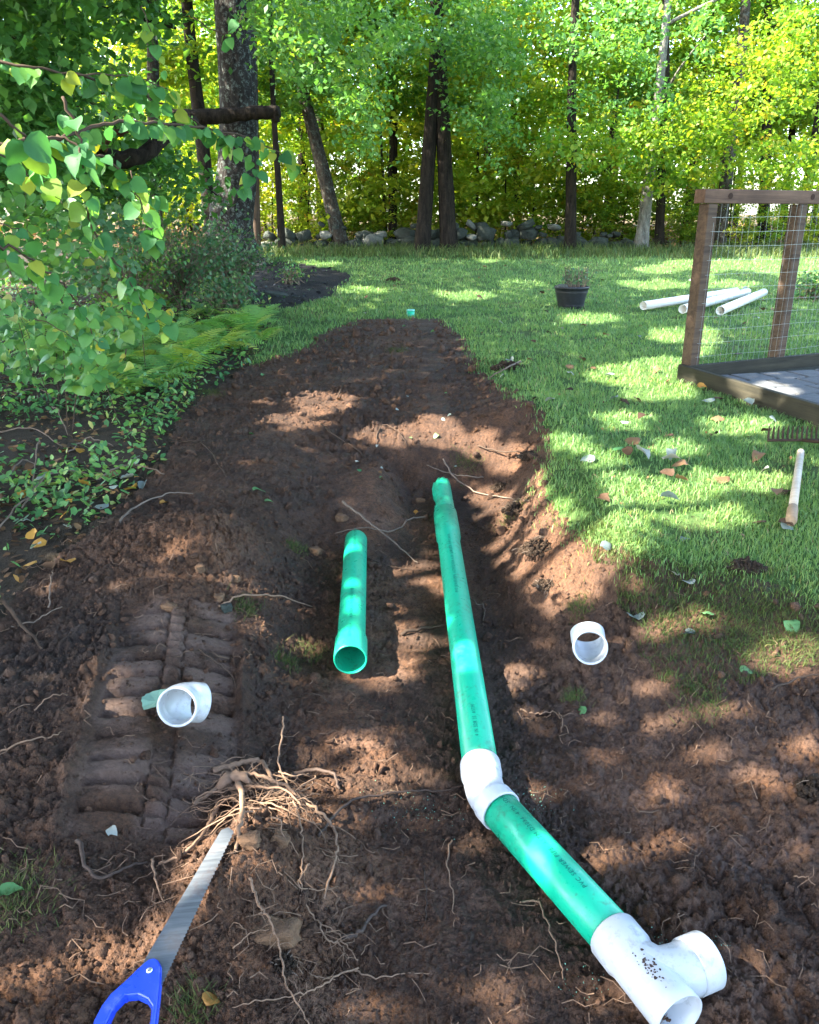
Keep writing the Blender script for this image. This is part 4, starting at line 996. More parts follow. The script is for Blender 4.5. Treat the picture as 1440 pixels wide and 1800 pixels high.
RC = [ # px, py, lift (m)
 [(375, 1360, .01), (420, 1355, .03), (458, 1362, .05), (478, 1385, .05), (488, 1398, .02)],
 [(340, 1418, .01), (385, 1410, .05), (415, 1398, .07), (450, 1400, .08), (500, 1415, .07), (525, 1428, .05), (560, 1450, .05), (585, 1470, .04), (592, 1500, .03), (588, 1540, .03), (570, 1590, .02)],
 [(420, 1400, .05), (428, 1430, .05), (425, 1465, .03), (415, 1500, .01)],
 [(405, 1415, .06), (450, 1418, .08), (500, 1425, .07), (530, 1440, .05)],
 [(500, 1300, .09), (498, 1335, .08), (492, 1370, .07), (505, 1400, .05), (520, 1440, .05), (530, 1470, .03), (533, 1500, .02), (530, 1540, .015), (535, 1590, .01), (560, 1620, .01), (590, 1650, .02), (605, 1670, .02), (630, 1700, .02)],
 [(440, 1552, .02), (450, 1590, .03), (460, 1625, .05), (475, 1650, .06), (492, 1690, .04), (500, 1730, .02), (520, 1775, .02), (545, 1810, .01)],
 [(385, 1430, .03), (370, 1460, .02), (330, 1500, .01), (280, 1520, .005)],
 [(270, 1530, .03), (276, 1560, .02), (290, 1590, .0)],
 [(630, 1706, .01), (600, 1725, .015), (560, 1748, .02), (520, 1760, .015), (460, 1765, .01), (400, 1770, .0)],
 [(620, 1710, .01), (660, 1722, .01), (720, 1718, .01), (760, 1712, .0)],
 [(492, 1390, .07), (520, 1395, .06), (545, 1385, .05)],
 [(405, 1425, .05), (380, 1445, .04), (352, 1442, .03)],
 [(545, 1530, .02), (525, 1570, .02), (560, 1575, .02), (595, 1572, .02)],
 [(560, 1620, .01), (575, 1660, .02), (600, 1672, .02), (612, 1700, .02)],
 [(410, 1672, .01), (440, 1655, .02), (475, 1655, .04)],
]
RW_ = [.010, .0065, .009, .005, .0030, .0034, .007, .0035, .0026, .0022, .003, .003, .002, .0026, .0018]
for pts, r in zip(RC, RW_):
    root_obj('root', pts, r, r * .4, M['root'], rc, .0018)
for _ in range(105):
    a = random.choice([random.gauss(3.3, .5), random.gauss(.1, .6), random.random() * 6.28]); L = random.uniform(.05, .26); c0 = G(random.gauss(440, 50), random.gauss(1415, 22), .04); P = []
    for t in range(6):
        q = c0 + Vector((math.cos(a), math.sin(a) * .8, 0)) * (L * t / 5); a += random.gauss(0, .22); q.z = max(h1(q.x, q.y) + .004, c0.z + .02 * math.sin(t / 5 * 3.1) - .09 * (t / 5) ** 2 * (L / .15)); P.append(q)
    r = .0006 + .0026 * random.random() ** 2.5; V, F = tube(smooth_path(P, 3, .001), list(np.linspace(r, r * .35, 16)), 5); link('root', mesh('root', V, F, M['root'], True), rc)
V, F = tube(smooth_path([gp(378, 1400, .04), gp(405, 1398, .06), gp(430, 1402, .06), gp(445, 1408, .05)], 4, .004), [.008, .011, .014, .016, .017, .016, .015, .014, .013, .012, .010, .009, .007], 9, True, .5)
link('root_knot', mesh('root_knot', V, F, M['root'], True), rc)
hairs(rc, RC[1][:7], 60, .07, M['root']); hairs(rc, RC[3], 50, .06, M['root']); hairs(rc, RC[6], 30, .05, M['root']); hairs(rc, RC[13], 26, .05, M['root']); hairs(rc, RC[5][2:], 16, .04, M['root'])
RO = [
 ([(560, 1475, .01), (600, 1430, .02), (640, 1408, .02), (700, 1405, .02), (770, 1395, .01), (825, 1380, 0)], .006, 'root_dark', 'dark root running from the tangle towards the white elbow'),
 ([(510, 1378, .02), (545, 1368, .03), (585, 1372, .03), (598, 1395, .01)], .010, 'root_dark', 'blackened stub of root arching right of the root tangle'),  # dark tube standing in for the shadow that the arching root casts
 ([(600, 1650, .01), (630, 1645, .012), (655, 1620, .02), (680, 1600, .01)], .009, 'root_dark', 'thick dark root end on the trench floor below the tangle'),
 ([(795, 1480, .005), (785, 1520, .01), (795, 1570, .01), (798, 1630, 0)], .0032, 'root', 'thin pale root upright in the photograph left of the lower green pipe'),
 ([(915, 1590, .005), (942, 1590, .01), (965, 1635, .012), (985, 1700, .01), (990, 1730, 0)], .0038, 'root', 'curved pale root close under the lower green pipe'),
 ([(745, 1530, .004), (750, 1590, .006), (742, 1650, 0)], .0025, 'root_dark', 'short faint root in the shaded trench floor'),
 ([(705, 1118, .01), (740, 1112, .015), (780, 1103, .01)], .011, 'twig', 'broken stick end poking out beneath the long green pipe'),
 ([(603, 898, .05), (625, 915, .05), (650, 935, .05), (690, 960, .03), (735, 992, .01)], .009, 'twig_pale', 'stick lying across behind the short green pipe'),
 ([(755, 910, .01), (720, 920, .02), (690, 940, .02), (640, 938, .03), (590, 942, .01)], .006, 'twig_pale', 'forked twig crossing the stick behind the short pipe'),
 ([(640, 985, .02), (690, 1000, .01), (740, 1003, 0)], .003, 'twig', 'thin root right of the short green pipe'),
 ([(820, 1043, .01), (835, 1065, .02), (852, 1075, .015), (848, 1100, 0)], .004, 'twig_pale', 'small hooked root right of the long green pipe'),
 ([(915, 1250, .01), (945, 1258, .012), (975, 1262, .01), (1000, 1290, .005)], .0045, 'root', 'pale forked root on the mud right of the long pipe'),
 ([(980, 1258, .01), (990, 1270, .01), (985, 1290, .0)], .003, 'root', 'little side root below the pale forked root'),
 ([(960, 1050, .0), (965, 1035, .02), (972, 1020, .02)], .002, 'twig_pale', 'tiny pale rootlet standing on the right ridge'),
 ([(780, 815, .03), (800, 850, .03), (840, 870, .02), (890, 878, .01), (930, 882, 0)], .007, 'twig_pale', 'root trailing right from the broken pipe end'),
 ([(850, 842, .01), (820, 845, .03), (795, 838, .02), (750, 820, .01)], .006, 'twig_pale', 'root looping over the broken pipe end'),
 ([(565, 748, .01), (590, 770, .02), (625, 790, .02), (645, 812, 0)], .007, 'twig', 'bent twig on the soil strip left of centre'),
 ([(345, 768, .0), (370, 800, .02), (398, 838, .0)], .005, 'twig', 'straight thin twig at the left edge of the soil strip'),
 ([(592, 700, .0), (606, 685, .06), (624, 665, .10)], .006, 'twig', 'twig sticking up from the middle of the soil strip'),
 ([(670, 800, .01), (662, 775, .02), (672, 752, .03), (700, 765, .02), (725, 800, .0)], .005, 'twig', 'twisted twig in the sun patch of the soil strip'),
 ([(300, 780, .01), (335, 778, .01), (360, 775, 0)], .006, 'twig', 'dark stick end at the left rim of the soil strip'),
 ([(205, 925, .01), (250, 895, .03), (300, 875, .02), (340, 872, .01)], .007, 'twig_pale', 'grey stick lying along the left rim beside the spoil heap'),
 ([(0, 1065, .06), (15, 1085, .05), (40, 1110, .03), (75, 1140, .0)], .013, 'twig', 'thick bent root entering at the left edge'),
 ([(20, 1105, .01), (60, 1100, .02), (90, 1085, .02), (110, 1070, .01)], .004, 'twig_pale', 'grey forked twig above the thick bent root'),
 ([(85, 1070, .01), (90, 1040, .03), (95, 1015, .03)], .004, 'twig_pale', 'upright grey twig by the weeds at the left edge'),
 ([(0, 1325, .005), (50, 1310, .015), (95, 1295, .01), (110, 1285, .0)], .004, 'root', 'pale root lying left of the track prints'),
 ([(60, 1250, .005), (90, 1235, .02), (120, 1225, .01)], .003, 'root', 'short pale root higher left of the track prints'),
 ([(350, 1148, .01), (370, 1165, .02), (405, 1190, .015), (415, 1210, 0)], .005, 'twig', 'dark root on the right rim of the track prints'),
 ([(385, 1068, .01), (430, 1060, .03), (490, 1060, .03), (550, 1070, .01)], .006, 'root', 'long tan root on the ridge between heap and trench'),
 ([(135, 1480, .01), (165, 1545, .015), (210, 1540, .015), (260, 1525, .01)], .007, 'root_dark', 'dark root curving left of the root tangle'),
 ([(535, 1220, .0), (560, 1228, .012), (585, 1240, .0)], .004, 'twig', 'small dark twig on the trench floor below the short pipe'),
 ([(1355, 1215, .01), (1400, 1200, .02), (1440, 1190, .01)], .006, 'twig', 'thin root crossing the sun patch at the right edge'),
 ([(1395, 1545, .01), (1420, 1555, .012), (1440, 1570, .0)], .0025, 'root', 'fine pale root at the lower right edge'),
 ([(840, 790, .02), (880, 808, .05), (930, 812, .05), (948, 820, .03)], .007, 'twig', 'root along the crest at the right rim of the strip'),
 ([(600, 640, .01), (570, 600, .03), (610, 605, .01)], .006, 'twig', 'crooked twig at the far left of the soil strip'),
 ([(915, 640, .02), (895, 655, .05), (860, 668, .02)], .012, 'twig_pale', 'bent root lying beside the dark sod clump on the lawn'),
]
for pts, r, mt, lb in RO:
    o = root_obj('loose_root' if 'root' in lb else 'twig', pts, r * .8, r * .35, M[mt], None, .0025); tag(o, lb, 'root' if 'root' in lb else 'twig')

# fine rootlets all over the dug soil and green saw shavings
rng2 = random.Random(3); parts = []
for _ in range(420):
    py = rng2.uniform(880, 1790); px = rng2.uniform(-20, 1440)
    p = PZ(px, py, .1)
    if not (-1.6 < p.x < 1.3) : continue
    a = rng2.random() * 6.28; L = .02 + .06 * rng2.random(); pts = []
    for t in range(4):
        q = Vector((p.x + math.cos(a) * L * t / 3, p.y + math.sin(a) * L * t / 3, 0)); a += rng2.gauss(0, .5)
        q.z = h1(q.x, q.y) + .004 + .008 * rng2.random(); pts.append(q)
    parts.append(tube(pts, [.0012, .0011, .0009, .0006], 4))
V, F = merge(parts); tag(link('rootlets', mesh('rootlets', V, F, M['root'])), 'fine broken rootlets strewn over the dug soil', kind='stuff')
P = []
for (px, py, sx, sy, n) in ((740, 1415, 45, 16, 150), (930, 1400, 28, 18, 150), (1190, 1645, 40, 12, 90), (1020, 1715, 25, 30, 40), (700, 1400, 60, 12, 50), (1260, 1660, 20, 10, 14)):
    for _ in range(n):
        q = PZ(rng2.gauss(px, sx), rng2.gauss(py, sy), .02); P.append((q.x, q.y, h1(q.x, q.y) + .002))
P = np.array(P); n = len(P)
tag(link('pipe_shavings', scatter('pipe_shavings', LEAF2[0], LEAF2[1], P, rots(rng.random(n) * 6.28, rng.normal(0, .5, n), rng.normal(0, .5, n)), .0018 + .0026 * rng.random(n), rng.random(n), M['shaving'])), 'green plastic shavings sprinkled beside the fittings', kind='stuff')

# ------------------------------------------------------------------ timber and wire pen
zb = .57
pen_o = empty('garden_fence', (C0.x, C0.y, .47)); tag(pen_o, 'timber and wire mesh garden fence with low boards around pavers', 'fence')
def pen_pt(a, b, z): return Vector((C0.x, C0.y, z)) + dirF * a + dirB * b
beam('board', pen_pt(-.02, 0, zb - .07), pen_pt(2.6, 0, zb - .07), .04, .15, M['boardwood'], pen_o)
beam('board', pen_pt(.045, .02, zb - .072), pen_pt(.045, 3.2, zb - .072), .04, .15, M['boardwood'], pen_o)
def post(px_top, px_bot, py_bot, zt, sz=.095):
    b = PZ(px_bot, py_bot, zb); t = Vector((b.x, b.y, zt)); return beam('post', (b.x, b.y, zb - .12), t, sz, sz, M['postwood'], pen_o, .005, upv=Vector((.80, .6, 0)))
zt = 1.665
p1 = PZ(1213, 641, zb); p1.z = zb - .03
beam('post', p1, (p1.x, p1.y, zt), .09, .09, M['postwood'], pen_o, .005, upv=Vector((.88, .48, 0)))
dB2 = dirB
p2 = p1 + dB2 * .86; p3 = p1 + dB2 * 1.9
for q in (p2, p3): beam('post', (q.x, q.y, zb - .1), (q.x, q.y, zt), .09, .09, M['postwood'], pen_o, .005, upv=Vector((.88, .48, 0)))
rl = beam('top_rail', p1 + Vector((0, 0, zt + .047 - p1.z)) - dB2 * .09 - Vector((0, .0, 0)), p1 + Vector((0, 0, zt + .047 - p1.z)) + dB2 * 3.0, .10, .09, M['railwood'], pen_o)
fn = Vector((dB2.y, -dB2.x, 0))
for s_ in (.14, .93):
    q = p1 + dB2 * s_ + fn * .051; q.z = zt + .05
    V, F = tube([q - fn * .002, q + fn * .001], [.020, .020], 16); link('knot', mesh('knot', V, F, M['knot']), pen_o)
parts = []
L = 2.6
for i in range(12):
    z = zb + .06 + i * .095
    pts = [p1 + dB2 * (L * t / 8) + fn * .047 for t in range(9)]
    for j, q in enumerate(pts): q.z = z + .004 * math.sin(j * 1.9 + i)
    parts.append(tube(pts, .0010, 4))
for i in range(46):
    q = p1 + dB2 * (.02 + i * .055) + fn * .047; z0 = zb - .03 if i % 3 else zb + .0; z1 = zt - .0 if i % 4 else zt - .12
    w0 = .003 * math.sin(i * 2.3)
    parts.append(tube([(q.x, q.y, z0), (q.x + w0, q.y, (z0 + z1) / 2), (q.x, q.y, z1)], .0007, 4))
V, F = merge(parts); link('wire_mesh', mesh('wire_mesh', V, F, M['wire']), pen_o)
# pavers inside the pen
def quad_sheet(name, pts, mat): return link(name, mesh(name, pts, [tuple(range(len(pts)))], mat))
pf = quad_sheet('paved_floor', [pen_pt(.04, .07, .474), pen_pt(3.2, .07, .474), pen_pt(3.2, 3.1, .474), pen_pt(.04, 3.1, .474)], M['sand']); tag(pf, kind='structure')
V, F = box(0, 0, 0, .224, .224, .05); pm = bevel_mesh(mesh('paver', V, F, M['paver']), .006, 1)
ang = math.atan2(dirF.y, dirF.x)
for i in range(11):
    for j in range(9):
        a, b = .20 + i * .245, .22 + j * .245 * 1.0 + (.12 if i % 2 else 0)
        q = pen_pt(a, 0, .478) + Vector((-dirF.y, dirF.x, 0)) * (b)
        da = q - Vector((C0.x, C0.y, 0)); det = dirF.x * dirB.y - dirF.y * dirB.x
        bb = (dirF.x * da.y - dirF.y * da.x) / det; aa = (da.x * dirB.y - da.y * dirB.x) / det
        if aa < .19 or bb < .19: continue
        o = bpy.data.objects.new('paver', pm); COL.objects.link(o); o.parent = pf
        o.location = q + Vector((0, 0, random.gauss(0, .0015))); o.rotation_euler = (random.gauss(0, .006), random.gauss(0, .006), ang + random.gauss(0, .008))

# ------------------------------------------------------------------ rake and handle
rk_c = G(1346, 792, .055); rake = empty('garden_rake', rk_c); tag(rake, 'rusty garden rake head lying teeth up at the right edge of the lawn', 'rake')
ry = rk_c.y; a = Vector((rk_c.x, ry, rk_c.z)); e = Vector((PY(1346 + 125, 784, ry).x, ry + .01, rk_c.z))
beam('head_bar', a, e, .012, .014, M['iron'], rake, .003)
for i in range(15):
    q = a.lerp(e, (i + .3) / 14.6); V, F = tube(smooth_path([q, q + Vector((0, .012, .035)), q + Vector((0, .012, .072))], 2), [.006, .0055, .005, .0045, .003], 6)
    link('tooth', mesh('tooth', V, F, M['iron'], True), rake)
q = a.lerp(e, .5); V, F = tube([q, q + Vector((.06, -.12, .02)), q + Vector((.12, -.28, .03))], [.009, .010, .012], 10); link('socket', mesh('socket', V, F, M['iron'], True), rake)
h0 = G(1405, 812, .055); h1_ = G(1387, 938, .05); hd = (h1_ - h0).normalized()
hn = empty('tool_handle', h0); tag(hn, 'pale wooden tool handle lying on the lawn below the rake head', 'handle')
LH = (h1_ - h0).length
V, F = tube([h0 - hd * .01, h0, h0 + hd * (LH * .5), h0 + hd * (LH * .82)], [.010, .017, .018, .019], 20); link('shaft', mesh('shaft', V, F, M['handle'], True), hn)
V, F = tube([h0 + hd * (LH * .82), h0 + hd * (LH * .85), h0 + hd * (LH * .98), h0 + hd * LH], [.0195, .0225, .0235, .019], 20); link('butt', mesh('butt', V, F, M['ferrule'], True), hn)

# ------------------------------------------------------------------ pot
pb = G(1003, 541); pot = empty('plant_pot', pb); tag(pot, 'black tub planter with withered plants standing on the lawn', 'pot')
prof = [(.155, 0), (.160, .02), (.205, .22), (.208, .235), (.218, .237), (.221, .262), (.215, .268), (.203, .266), (.196, .22)]
V, F = [], []; sg = 40
for r, z in prof:
    for k in range(sg): V.append(pb + Vector((r * math.cos(6.2832 * k / sg), r * math.sin(6.2832 * k / sg), z)))
for i in range(len(prof) - 1):
    for k in range(sg): F.append((i * sg + k, i * sg + (k + 1) % sg, (i + 1) * sg + (k + 1) % sg, (i + 1) * sg + k))
F.append(tuple(reversed(range(sg)))); link('tub', mesh('tub', V, F, M['pot'], True), pot)
for z, r in ((.035, .165), (.195, .2035)):
    V, F = tube([pb + Vector((0, 0, z)), pb + Vector((0, 0, z + .012))], r + .003, 40, False); link('hoop', mesh('hoop', V, F, M['pot']), pot)
V = [pb + Vector((.2 * math.cos(6.2832 * k / sg), .2 * math.sin(6.2832 * k / sg), .235 + .01 * math.sin(k * 2))) for k in range(sg)] + [pb + Vector((0, 0, .26))]
link('pot_soil', mesh('pot_soil', V, [(k, (k + 1) % sg, sg) for k in range(sg)], M['potsoil'], True), pot)
parts = []; random.seed(4); lp = []
for k in range(60):
    a = random.random() * 6.28; r = .15 * random.random() ** .5; b0 = pb + Vector((.04 + r * math.cos(a), r * math.sin(a), .24)); t = b0 + Vector((random.gauss(0, .05), random.gauss(0, .05), .10 + .17 * random.random()))
    parts.append(tube([b0, b0.lerp(t, .5) + Vector((random.gauss(0, .01), 0, 0)), t], [.005, .004, .003], 4))
    for _ in range(3): lp.append(tuple(b0.lerp(t, .4 + .6 * random.random()) + Vector((random.gauss(0, .012), random.gauss(0, .012), 0))))
V, F = merge(parts); o = link('withered_stems', mesh('withered_stems', V, F, M['twig_pale']), pot)
lp = np.array(lp); n = len(lp); o = link('sparse_leaves', scatter('sparse_leaves', LEAF2[0], LEAF2[1], lp, rots(rng.random(n) * 6.28, rng.normal(0, 1, n), rng.normal(0, 1, n)), .03 + .02 * rng.random(n), rng.random(n), M['shrub']), pot); o['kind'] = 'stuff'
me = rock_mesh('stone', 91, M['rock2'], 1.3, 1, .6, 3, .15); me.polygons.foreach_set('use_smooth', [True] * len(me.polygons)); o = link('pale_stone', me); o.location = pb + Vector((-.13, -.06, .262)); o.scale = (.055,) * 3
tag(o, 'pale rounded stone resting inside the rim of the black tub', 'stone')

# ------------------------------------------------------------------ leaves one can pick out
def heart(L=1.0, fold=.12, curl=.15):
    st = [(0, .06), (-.02, .26), (.16, .45), (.38, .48), (.60, .40), (.80, .24), (.92, .09), (1.02, 0)]
    V = []; F = []
    for x, w_ in st:
        z = -curl * x * x
        V += [(x, 0, z), (x, w_, z + fold * w_ * 1.2), (x, -w_, z + fold * w_ * 1.2)]
    for i in range(len(st) - 1):
        a, b = i * 3, i * 3 + 3
        F += [(a, b, b + 1, a + 1), (a, a + 2, b + 2, b)]
    return np.array(V) * L, F
def leaf_mesh(name, mat, fold, curl, seed, wav=.03, aspect=1.0, broad=True):
    V, F = heart(1, fold, curl); r = random.Random(seed)
    V[:, 1] *= aspect
    for v in V:
        if abs(v[1]) > 1e-4: v[2] += r.uniform(-wav, wav); v[0] += r.uniform(-.02, .02); v[1] *= 1 + r.uniform(-.08, .08)
    me = mesh(name, V, F, mat, True); return me
NEAR = [leaf_mesh('leaf', M['leaf_near'], .1 + .05 * i, .1 + .06 * i, i) for i in range(5)]
def place_leaf(me, p, dirv, nrm, size, parent, name='leaf'):
    o = bpy.data.objects.new(name, me); COL.objects.link(o)
    x = dirv.normalized(); z = (nrm - x * nrm.dot(x)).normalized(); y = z.cross(x)
    m = Matrix((x, y, z)).transposed().to_4x4() @ Matrix.Scale(size, 4); 
    off = Vector(parent.location) if parent is not None else Vector((0, 0, 0))
    m.translation = p - off
    if parent is not None: o.parent = parent
    o.matrix_basis = m; return o
random.seed(15)
nb_base = Vector((-3.3, 3.6, h1(-3.3, 3.6)))
nt_ = empty('linden_sapling', nb_base); tag(nt_, 'near leafy branches with big heart shaped leaves drooping from the left', 'tree')
tree_trunk('trunk', [nb_base - upz * .05, nb_base + Vector((.1, 0, .8)), nb_base + Vector((.3, -.1, 1.6)), nb_base + Vector((.5, -.1, 2.6))], [.06, .05, .04, .02], M['bark_mid'], nt_)
BR = [ # list of (px, py, distance), leaf size, radius, spacing
 ([(-60, 262, 2.9), (60, 246, 3.0), (140, 232, 3.2), (210, 216, 3.4), (300, 218, 3.8), (380, 228, 4.2), (450, 246, 4.6), (520, 290, 4.9)], .095, .009, .042),
 ([(100, 238, 3.1), (150, 262, 3.1), (200, 290, 3.2), (235, 330, 3.3), (262, 390, 3.4), (270, 420, 3.5)], .09, .005, .042),
 ([(110, 170, 3.0), (140, 250, 3.0), (148, 330, 3.0), (160, 390, 3.05), (190, 440, 3.1), (225, 490, 3.15), (262, 560, 3.2)], .092, .006, .034),
 ([(-40, 420, 2.5), (30, 440, 2.6), (80, 475, 2.7), (115, 505, 2.8), (150, 560, 2.9), (175, 620, 3.0)], .085, .005, .05),
 ([(-30, 190, 2.4), (20, 215, 2.4), (60, 265, 2.5), (75, 310, 2.6)], .105, .006, .06),
 ([(-40, 255, 2.8), (30, 290, 2.9), (85, 330, 3.0), (110, 360, 3.0)], .09, .004, .055),
 ([(130, 130, 3.6), (200, 150, 3.8), (270, 175, 4.0), (330, 205, 4.2), (400, 250, 4.4), (450, 290, 4.6), (420, 330, 4.6)], .095, .006, .04),
 ([(-30, 100, 3.4), (60, 120, 3.4), (150, 130, 3.6), (230, 135, 3.8), (300, 160, 4.0)], .095, .006, .05),
 ([(230, 300, 3.4), (255, 330, 3.4), (275, 350, 3.5)], .085, .003, .03),
 ([(200, 470, 3.3), (245, 500, 3.3), (290, 545, 3.4), (305, 590, 3.4)], .088, .003, .034),
 ([(-30, 380, 2.6), (20, 400, 2.6), (60, 415, 2.7)], .07, .003, .05),
 ([(340, 30, 3.6), (400, 60, 3.6), (430, 20, 3.6)], .09, .003, .12), ([(250, 10, 4.2), (265, 60, 4.2), (280, 120, 4.2)], .09, .003, .05),
 ([(60, 560, 3.4), (110, 580, 3.4), (150, 610, 3.4)], .08, .003, .05),
]
leaf_specs = []
for pts, ls, r, spc in BR:
    P = smooth_path([PY(a, b, c) for a, b, c in pts], 6, .004)
    V, F = tube(P, list(np.linspace(r, r * .3, len(P))), 6, True, .2); link('branch', mesh('branch', V, F, M['twig'], True), nt_)
    acc = 0; side = 1
    for i in range(1, len(P)):
        d = P[i] - P[i - 1]; acc += d.length
        while acc > spc * .95:
            acc -= spc * .95; side = -side
            t = d.normalized(); s_ = t.cross(upz).normalized() * side
            for rep in range(2 if random.random() < .55 else 1):
                dr = (t * random.uniform(-.1, .6) + s_ * random.uniform(.2, .8) + Vector((random.gauss(0, .3), random.gauss(0, .3), random.uniform(-1.0, -.25)))).normalized()
                nm = Vector((random.gauss(.15, .35), -.75 + random.gauss(0, .3), .62 + random.gauss(0, .25)))
                leaf_specs.append((P[i] + dr * .02, dr, nm, ls * random.uniform(.42, 1.0) * .84))
random.shuffle(leaf_specs)
for p, dr, nm, sz in leaf_specs[:298]: place_leaf(random.choice(NEAR), p, dr, nm, sz, nt_)
def batch_leaves(specs, me0, mat, name, parent=None, label=None):
    base = np.array([v.co[:] for v in me0.vertices]); tf = np.array([list(p.vertices) for p in me0.polygons])
    R3 = []
    for p, dr, nm, sz in specs:
        x = dr.normalized(); z = (nm - x * nm.dot(x)).normalized(); y = z.cross(x); R3.append(np.array(Matrix((x, y, z)).transposed()))
    n = len(specs)
    me = scatter(name, base, tf, np.array([tuple(s_[0]) for s_ in specs]), np.array(R3), np.array([s_[3] for s_ in specs]), np.clip(np.random.default_rng(n).normal(.5, .25, n), 0, 1), mat, True)
    o = link(name, me, parent); o['kind'] = 'stuff'; return o
if len(leaf_specs) > 298: batch_leaves(leaf_specs[298:], NEAR[1], M['leaf_nearv'], 'leaves', nt_)
# vine-like mass of mid-sized leaves filling the bank under the near branches
def bank_plant(name, label, cx, cy, rx, ry, yd, dd, n, sz, mat, cat='plant', seed=1):
    r = random.Random(seed); specs = []; c = PY(cx, cy + ry, yd); base = Vector((c.x, yd, h1(c.x, yd)))
    o = empty(name, base); tag(o, label, cat)
    for _ in range(n):
        a = r.random() * 6.28; q = math.sqrt(r.random()); p = PY(cx + rx * q * math.cos(a), cy + ry * q * math.sin(a), yd + dd * (r.random() - .5))
        g0 = h1(p.x, p.y)
        if p.z < g0: p.z = g0 + .03 + .1 * r.random()
        dr = Vector((r.gauss(0, .7), r.gauss(-.3, .5), r.gauss(-.35, .35))); nm = Vector((r.gauss(.05, .35), -.55 + r.gauss(0, .3), .8))
        specs.append((p, dr, nm, sz * r.uniform(.6, 1.2)))
    batch_leaves(specs, NEAR[seed % 5], mat, 'foliage', o)
    parts = []
    for _ in range(3):
        e = r.choice(specs)[0]; s0 = base + Vector((r.gauss(0, .15), r.gauss(0, .15), -.02)); parts.append(tube(smooth_path([s0, s0.lerp(e, .6) + Vector((0, 0, .12)), e], 3), [.003, .003, .0028, .0025, .0022, .002, .0015], 5))
    V, F = merge(parts); link('stems', mesh('stems', V, F, M['twig'], True), o); return o
BP = [('bramble_bush', 'yellow green leafy bush under the drooping near branches', 150, 610, 85, 70, 4.9, .9, 210, .075, 'leaf_nearv', 3),
      ('bramble_bush', 'low leafy bush at the left edge above the dark bank', 50, 590, 90, 80, 5.4, 1.0, 300, .06, 'weed', 4),
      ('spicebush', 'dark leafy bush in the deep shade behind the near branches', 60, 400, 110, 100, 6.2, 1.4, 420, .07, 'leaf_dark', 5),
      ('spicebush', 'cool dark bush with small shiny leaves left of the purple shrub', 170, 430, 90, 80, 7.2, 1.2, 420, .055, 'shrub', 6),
      ('bramble_bush', 'bright leafy bush between near branches and ferns', 235, 545, 50, 45, 6.4, .8, 130, .055, 'leaf_nearv', 7)]
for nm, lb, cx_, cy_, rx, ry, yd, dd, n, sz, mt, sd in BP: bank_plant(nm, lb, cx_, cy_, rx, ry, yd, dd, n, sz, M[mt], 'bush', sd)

# fine twiggy shrubs before the great tree
def shrub(name, label, px, py, yd, w_, hgt, n, leafs, mat, seed):
    r = random.Random(seed); b = PY(px, py, yd); base = Vector((b.x, yd, h1(b.x, yd))); o = empty(name, base); tag(o, label, 'shrub'); parts = []; L = []
    for _ in range(n):
        a = r.random() * 6.28; q = r.random() ** .6; e = base + Vector((w_ * q * math.cos(a), w_ * .7 * q * math.sin(a), hgt * (1 - .45 * q * q) * r.uniform(.55, 1.08)))
        m_ = base.lerp(e, .5) + Vector((r.gauss(0, .05), r.gauss(0, .05), .08)); s0 = base + Vector((r.gauss(0, .12), r.gauss(0, .12), -.02))
        P = smooth_path([s0, m_, e], 3); parts.append(tube(P, [.008, .007, .006, .005, .004, .003, .002], 4))
        for _ in range(leafs): t = r.choice(P[2:]); L.append(tuple(t + Vector((r.gauss(0, .07), r.gauss(0, .07), r.gauss(0, .07)))))
    V, F = merge(parts); link('stems', mesh('stems', V, F, M['twig_pale'], True), o); L = np.array(L); k = len(L); rr = np.random.default_rng(seed)
    f = link('foliage', scatter('foliage', LEAF2[0], LEAF2[1], L, rots(rr.random(k) * 6.28, rr.normal(0, .8, k), rr.normal(0, .8, k)), .035 + .03 * rr.random(k), rr.random(k), mat), o); f['kind'] = 'stuff'
shrub('blueberry_bush', 'round twiggy greyish shrub right in front of the great lichened tree', 385, 470, 12.0, .95, 1.0, 130, 20, M['shrub'], 1)
shrub('blueberry_bush', 'wide twiggy purple grey shrub left of the great tree', 300, 470, 10.5, 1.05, 1.15, 150, 18, M['shrub'], 2)
shrub('blueberry_bush', 'small shrub at the right foot of the purple grey one next to the mulch', 400, 520, 9.5, .45, .55, 60, 16, M['shrub'], 3)
shrub('blueberry_bush', 'green shrub deep in the shade at the far left of the row', 215, 450, 9.6, .9, 1.2, 110, 22, M['leaf_dark'], 4)
shrub('weed_clump', 'low leafy plant growing in the grass inside the view of the fence', 1440, 508, 11.5, .42, .34, 50, 16, M['weed'], 5)
shrub('weed_clump', 'sparse green plant sprouting in the black mulch', 515, 505, 13.5, .3, .25, 30, 6, M['weed'], 6)

# ferns
def frond_mesh(L, seed):
    r = random.Random(seed); V = []; F = []; n = 15
    def c(t): return Vector((L * t, 0, L * (.62 * t - .75 * t * t)))
    for i in range(n):
        t = (i + .8) / n; t2 = min(1, t + .045); p, q = c(t), c(t2); w_ = L * .30 * math.sin(math.pi * min(1, t * .92 + .10)) ** .8 + .004
        for s_ in (-1, 1):
            k = len(V); tipx = p + Vector((w_ * .32, s_ * w_, -w_ * .28)); V += [p, q, tipx + Vector((L * .012, 0, 0)), p.lerp(tipx, .5) + Vector((-L * .014, 0, .003))]
            F.append((k, k + 1, k + 2, k + 3) if s_ > 0 else (k + 3, k + 2, k + 1, k))
    P = [c(i / 8) for i in range(9)]; v, f = tube(P, list(np.linspace(.004, .001, 9)), 3); o = len(V); V += v; F += [tuple(a + o for a in q) for q in f]
    return mesh('frond', V, F, M['fern'])
FR = [frond_mesh(1.0, i) for i in range(3)]
random.seed(33)
